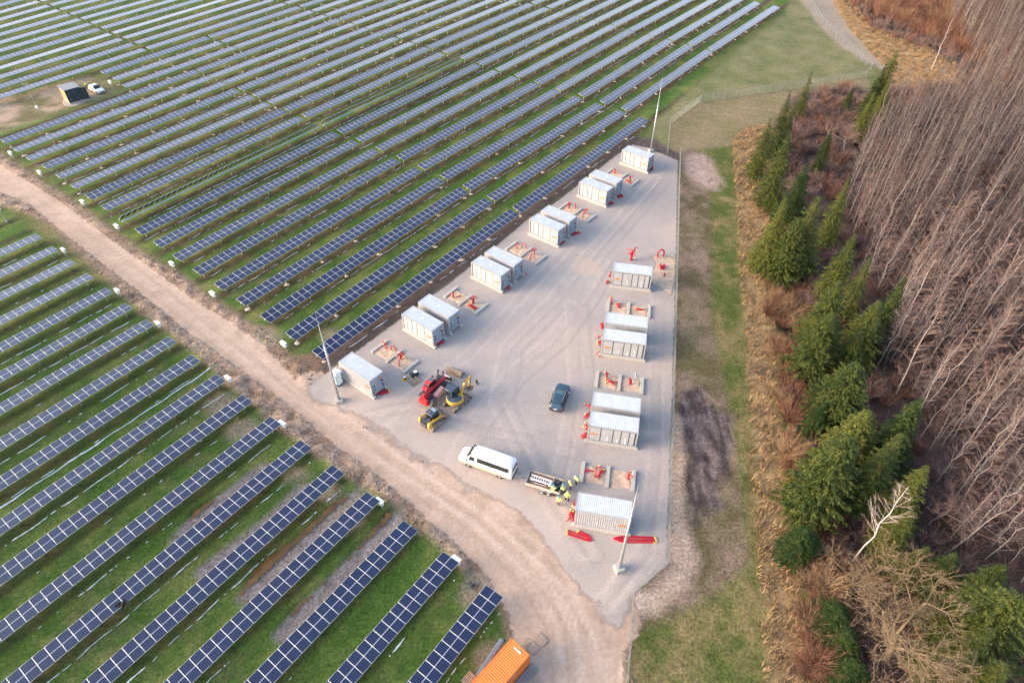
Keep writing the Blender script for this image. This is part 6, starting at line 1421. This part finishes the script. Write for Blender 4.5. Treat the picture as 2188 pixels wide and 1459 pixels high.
# edge trees: birch, oak and other bare ones near the evergreens
def arr_tree(name, label, base, V_, F_, Mi_, m1, m2, rz=0, s=1.0, group=None):
    t = thing(name, label, 'tree', (base.x, base.y, float(gz(base.x, base.y)) - .1), rz, group)
    for nm, mk, mat in (('trunk', Mi_ == 0, m1), ('crown', Mi_ != 0, m2)):
        F2 = F_[mk]; u, inv = np.unique(F2, return_inverse=True); o = bpy.data.objects.new(nm, fastmesh(nm, V_[u] * s, inv.reshape(F2.shape), mat)); link(o, t)
    return t
def grow(seed, h, levels, r0, spread, upw, nfork=(2, 4), first=.3, main=0):
    """recursive broad crown; returns arrays, thick wood = 0, twigs = 1"""
    g_ = np.random.default_rng(seed); V = []; F = []; Mi = []
    def seg(p0, p1, a, b, mi, n):
        d = p1 - p0; d = d / (np.linalg.norm(d) + 1e-9); u = np.cross(d, (0, 0, 1.0)) if abs(d[2]) < .9 else np.cross(d, (1.0, 0, 0)); u /= np.linalg.norm(u); w = np.cross(d, u); k0 = len(V)
        for p, r in ((p0, a), (p1, b)):
            for k in range(n): t = 6.2832 * k / n; V.append(p + (u * math.cos(t) + w * math.sin(t)) * r)
        for k in range(n): a1, a2 = k0 + k, k0 + (k + 1) % n; F.extend([(a1, a2, a2 + n), (a1, a2 + n, a1 + n)]); Mi.extend([mi, mi])
    def rec(p, d, L, r, lv):
        n = 3; q = p; dd = d
        for i in range(n):
            dd = dd + g_.normal(size=3) * .12 + np.array([0, 0, upw * .10]); dd /= np.linalg.norm(dd); e_ = q + dd * L / n; seg(q, e_, r * (1 - .25 * i / n), r * (1 - .25 * (i + 1) / n), 0 if lv < main else 1, 6 if r > .08 else 3); q = e_
            if lv < levels and i > 0:
                for _ in range(g_.integers(*nfork)):
                    a = g_.normal(size=3); a -= dd * a.dot(dd); a /= np.linalg.norm(a); nd = dd * (1 - spread) + a * spread + np.array([0, 0, upw * .2]); nd /= np.linalg.norm(nd); rec(q, nd, L * g_.uniform(.55, .80), r * .46, lv + 1)
        if lv >= levels:
            for _ in range(9):
                nd = dd + g_.normal(size=3) * .75; nd /= np.linalg.norm(nd); w = np.cross(nd, g_.normal(size=3)); w = w / np.linalg.norm(w) * .012; s0 = p + (q - p) * g_.uniform(.2, 1); b0 = len(V); V.extend([s0 - w, s0 + w, s0 + nd * g_.uniform(.4, .9)]); F.append((b0, b0 + 1, b0 + 2)); Mi.append(1)
    rec(np.array([0, 0, -.4]), np.array([0, 0, 1.0]), h * first, r0, 0)
    return np.array(V), np.array(F), np.array(Mi)
m_oakb = M('oak_branch', (.19, .14, .085), .9, 0, .3, 1.2)
V_, F_, Mi_ = grow(11, 15, 4, .34, .62, .5, (2, 4), .38, 2)
arr_tree('bare_oak', 'big spreading leafless tree with ochre branches in the lower right', at(1885, 1420), V_, F_, Mi_, m_oakb, m_twigo, s=.92)
V_, F_, Mi_ = grow(23, 9, 3, .14, .6, .4, (2, 4), .4, 2)
for i, (x, y, lab, s) in enumerate([(1818, 1262, 'small leafless tree with bent trunk left of the oak', 1.0), (1865, 1235, 'ochre leafless tree leaning right above the oak', 1.1), (1960, 1455, 'twisted pale leafless tree at the bottom of the photo', .9), (2060, 1470, 'leafless tree with crooked pale branches at the bottom right', 1.0), (1830, 690, 'leafless shrub tree showing through the middle evergreens', .9), (1800, 330, 'grey leafless tree between the upper spruces', 1.0), (1765, 300, 'leafless tree right of the large yellow green spruce', .8), (1985, 1120, 'leafless tree behind the birch', .9), (1780, 800, 'leafless tree between middle evergreens and ditch', .7)]):
    arr_tree('bare_tree', lab, at(x, y), V_, F_, Mi_, m_barkp if i > 1 else m_oakb, m_twigo if i < 2 else m_twig, rz=i * 1.3, s=s, group='leafless trees at the forest edge')
V_, F_, Mi_ = bare_arrays(77, 14.2, 30, 16, .95, .10, .9, .42, .010); Mi2 = Mi_.copy()
t = arr_tree('white_birch', 'leaning white birch with bare branches in front of the dark spruces', at(1819, 1202), V_, F_, Mi_, m_barkb, M('birch_twig', (.42, .32, .30), .9), 0)
for i, (x, y, s) in enumerate([(2050, 60, 1.0), (1990, 150, .9), (2180, 300, 1.05)]):
    p = at(x, y); bare_tree(p.x, p.y, s, i, ['white trunked tree rising over the red bushes at the top right', 'white trunked tree at the near side of the red bushes', 'white trunked tree by the right edge of the bare wood'][i], 'white trunked trees in the wood', tmat=m_barkb)

# shrubs
def shrub_arrays(seed, h=2.4, r=1.6, n=240, seg=3, w=.014):
    g_ = np.random.default_rng(seed); V = []; F = []
    for i in range(n):
        a = g_.uniform(0, 6.28); sp = g_.uniform(.05, 1.0) ** .7; L = h * g_.uniform(.6, 1.1); p = np.array([g_.uniform(-.3, .3), g_.uniform(-.3, .3), -.15]) * np.array([r * .6, r * .6, 1])
        d = np.array([math.cos(a) * sp * r / h, math.sin(a) * sp * r / h, 1.0]); d /= np.linalg.norm(d); side = np.cross(d, g_.normal(size=3)); side /= np.linalg.norm(side); b = len(V)
        for k in range(seg + 1):
            ww = w * (1.3 - k / seg); V += [p - side * ww, p + side * ww]; p = p + d * L / seg; d = d + np.array([math.cos(a), math.sin(a), -.1]) * .12 + g_.normal(size=3) * .06; d /= np.linalg.norm(d)
        for k in range(seg): q = b + 2 * k; F += [(q, q + 1, q + 3), (q, q + 3, q + 2)]
        for _ in range(3):
            k = g_.integers(1, seg + 1); s0 = np.array(V[b + 2 * k]); nd = d + g_.normal(size=3) * .5; nd /= np.linalg.norm(nd); b0 = len(V); V += [s0 - side * w * .8, s0 + side * w * .8, s0 + nd * g_.uniform(.3, .7)]; F.append((b0, b0 + 1, b0 + 2))
    return np.array(V), np.array(F)
SHV = [shrub_arrays(300 + i, [2.4, 3.0, 2.0, 2.7][i], [1.7, 1.6, 1.9, 2.2][i], 230) for i in range(4)]
SHM = [fastmesh('shrub', V_, F_, m_bush) for V_, F_ in SHV]
P_shr = [((1640, 600), (1690, 690)), ((1650, 700), (1720, 860)), ((1665, 860), (1740, 1010)), ((1680, 1010), (1760, 1170)), ((1700, 1180), (1790, 1320)), ((1705, 1330), (1810, 1459))]
q = random.Random(3); ns_ = 0
for (a, b) in P_shr:
    for i in range(15):
        x, y = q.uniform(a[0], b[0]), q.uniform(a[1], b[1]); p = at(x, y); s = q.uniform(.7, 1.45)
        o = bpy.data.objects.new('shrub', SHM[q.randrange(4)]); link(o); o.location = (p.x, p.y, float(gz(p.x, p.y))); o.rotation_euler.z = q.uniform(0, 6); o.scale = (s, s, s * .9)
        if q.random() < .35: o.material_slots[0].link = 'OBJECT'; o.material_slots[0].material = m_busht
        tag(o, 'leafless reddish brown shrub in the ditch strip along the forest edge', 'shrub', 'leafless shrubs along the forest edge')
# undergrowth of the wood and the red thicket at the top: one mass
VA, FA, MA = [], [], []; nb_ = 0
def put(V0, F0, x, y, s, sz, a, mi):
    global nb_
    c, s_ = math.cos(a) * s, math.sin(a) * s
    VA.append(np.stack([V0[:, 0] * c - V0[:, 1] * s_ + x, V0[:, 0] * s_ + V0[:, 1] * c + y, V0[:, 2] * sz + float(gz(x, y))], 1).astype(np.float32)); FA.append(F0 + nb_); MA.append(np.full(len(F0), mi)); nb_ += len(V0)
SL_ = [shrub_arrays(400 + i, 2.2, 1.9, 70, 2, .022) for i in range(4)]
P_thick = np.array(G([(1800, -80), (1830, 0), (1880, 45), (1960, 80), (2060, 120), (2120, 190), (2230, 230), (2300, 60), (2250, -150), (1820, -200)]))
cnt = 0
P_rust = np.array(G([(1645, 420), (1700, 560), (1730, 800), (1780, 1100), (1810, 1459), (1830, 1800), (1730, 1800), (1712, 1459), (1695, 1200), (1665, 950), (1650, 700)]))
for i in range(9000):
    x, y = q.uniform(28, 175), q.uniform(12, 250)
    if abs(x) > (y * _cp + CAMH * _sp) * .787 + 10: continue
    P1_ = np.array([x]); P2_ = np.array([y])
    if sdf(P_thick, P1_, P2_)[0] < 0: V0, F0 = SL_[q.randrange(4)]; s = q.uniform(1.0, 1.5); put(V0, F0, x, y, s, s * 1.3, q.uniform(0, 6), 1 if q.random() < .8 else 2); cnt += 1
    elif sdf(P_rust, P1_, P2_)[0] < 0: V0, F0 = SL_[q.randrange(4)]; s = q.uniform(.5, 1.1); put(V0, F0, x, y, s, s, q.uniform(0, 6), q.choice([1, 1, 2])); put(V0, F0, x + .8, y + .7, s, s, q.uniform(0, 6), q.choice([1, 2, 2]))
    elif sdf(P_forest, P1_, P2_)[0] < -1: V0, F0 = SL_[q.randrange(4)]; s = q.uniform(.6, 1.25); put(V0, F0, x, y, s, s * 1.1, q.uniform(0, 6), 0 if q.random() < .75 else 1); cnt += 1
o = bpy.data.objects.new('undergrowth', fastmesh('undergrowth', np.concatenate(VA), np.concatenate(FA), [m_twig, m_bush, m_busht], np.concatenate(MA))); link(o); tag(o, 'tangled leafless undergrowth and red thicket under the bare wood', 'undergrowth', kind='stuff')
# dry grass on the tan strips
def grassmass(name, polys, n, label, hmin, hmax, mat, w=.03, blades=7):
    g_ = np.random.default_rng(len(name)); out = []
    for P in polys:
        P = np.array(P); lo, hi = P.min(0), P.max(0); hi = np.minimum(hi, (175, 250)); lo = np.maximum(lo, (-20, 14)); k = int(n * 1.0)
        xs, ys = g_.uniform(lo[0], hi[0], k * 3), g_.uniform(lo[1], hi[1], k * 3); d = sdf(P, xs, ys); cl_ = vnoise(xs / .9, ys / .9, 4); m_ = (d < .4) & (cl_ > .38); xs, ys = xs[m_][:k], ys[m_][:k]; out.append(np.stack([xs, ys], 1))
    P = np.concatenate(out); N_ = len(P) * blades; c = np.repeat(P, blades, 0) + g_.normal(size=(N_, 2)) * .10; a = g_.uniform(0, 6.28, N_); ln = g_.uniform(.15, .8, N_); h = g_.uniform(hmin, hmax, N_)
    z = gz(c[:, 0], c[:, 1]) - .03; tip = np.stack([c[:, 0] + np.cos(a) * ln * h, c[:, 1] + np.sin(a) * ln * h, z + h], 1); sd = np.stack([-np.sin(a), np.cos(a)], 1) * w
    b0 = np.stack([c[:, 0] - sd[:, 0], c[:, 1] - sd[:, 1], z], 1); b1 = np.stack([c[:, 0] + sd[:, 0], c[:, 1] + sd[:, 1], z], 1)
    V = np.stack([b0, b1, tip], 1).reshape(-1, 3); F = np.arange(len(V)).reshape(-1, 3); o = bpy.data.objects.new(name, fastmesh(name, V, F, mat)); link(o); return tag(o, label, 'grass', kind='stuff')
grassmass('dry_grass', [P_strip, P_tan], 9000, 'tall tan dry grass between the mown strip and the forest ditch', .35, .85, m_dry, .035, 6)
m_gr = M('green_grass_blades', (.11, .17, .03), .9, 0, .4, .5)
grassmass('green_grass', [P_green], 9000, 'short green and yellow grass on the strip right of the fence', .08, .22, m_gr, .03, 4)
# clods along the road berm and the mud
g_ = np.random.default_rng(12); n_ = 26000; lo, hi = (-110, 14), (60, 150); xs, ys = g_.uniform(lo[0], hi[0], n_), g_.uniform(lo[1], hi[1], n_)
dv = sdf(P_verge, xs, ys); dr = sdf(P_road, xs, ys); dy = sdf(P_yard, xs, ys); dm = sdf(P_mud, xs, ys); m_ = ((dv < .3) & (dr > .2) & (dy > 0)) ; xs, ys = xs[m_], ys[m_]
k = len(xs); s = g_.uniform(.05, .2, k) ** 1.0; base_ = np.array([(1, 0, 0), (0, 1, 0), (-1, 0, 0), (0, -1, 0), (0, 0, .8), (0, 0, -.5)]); V = base_[None] * s[:, None, None] * g_.uniform(.6, 1.4, (k, 6, 1)) ; V = V + np.stack([xs, ys, gz(xs, ys) + s * .2], 1)[:, None]
F0 = np.array([(0, 1, 4), (1, 2, 4), (2, 3, 4), (3, 0, 4), (1, 0, 5), (2, 1, 5), (3, 2, 5), (0, 3, 5)]); F = (F0[None] + (np.arange(k) * 6)[:, None, None]).reshape(-1, 3)
o = bpy.data.objects.new('soil_clods', fastmesh('soil_clods', V.reshape(-1, 3), F, m_clod)); link(o); tag(o, 'clods of churned soil along the road edges and muddy patch', 'soil', kind='stuff')
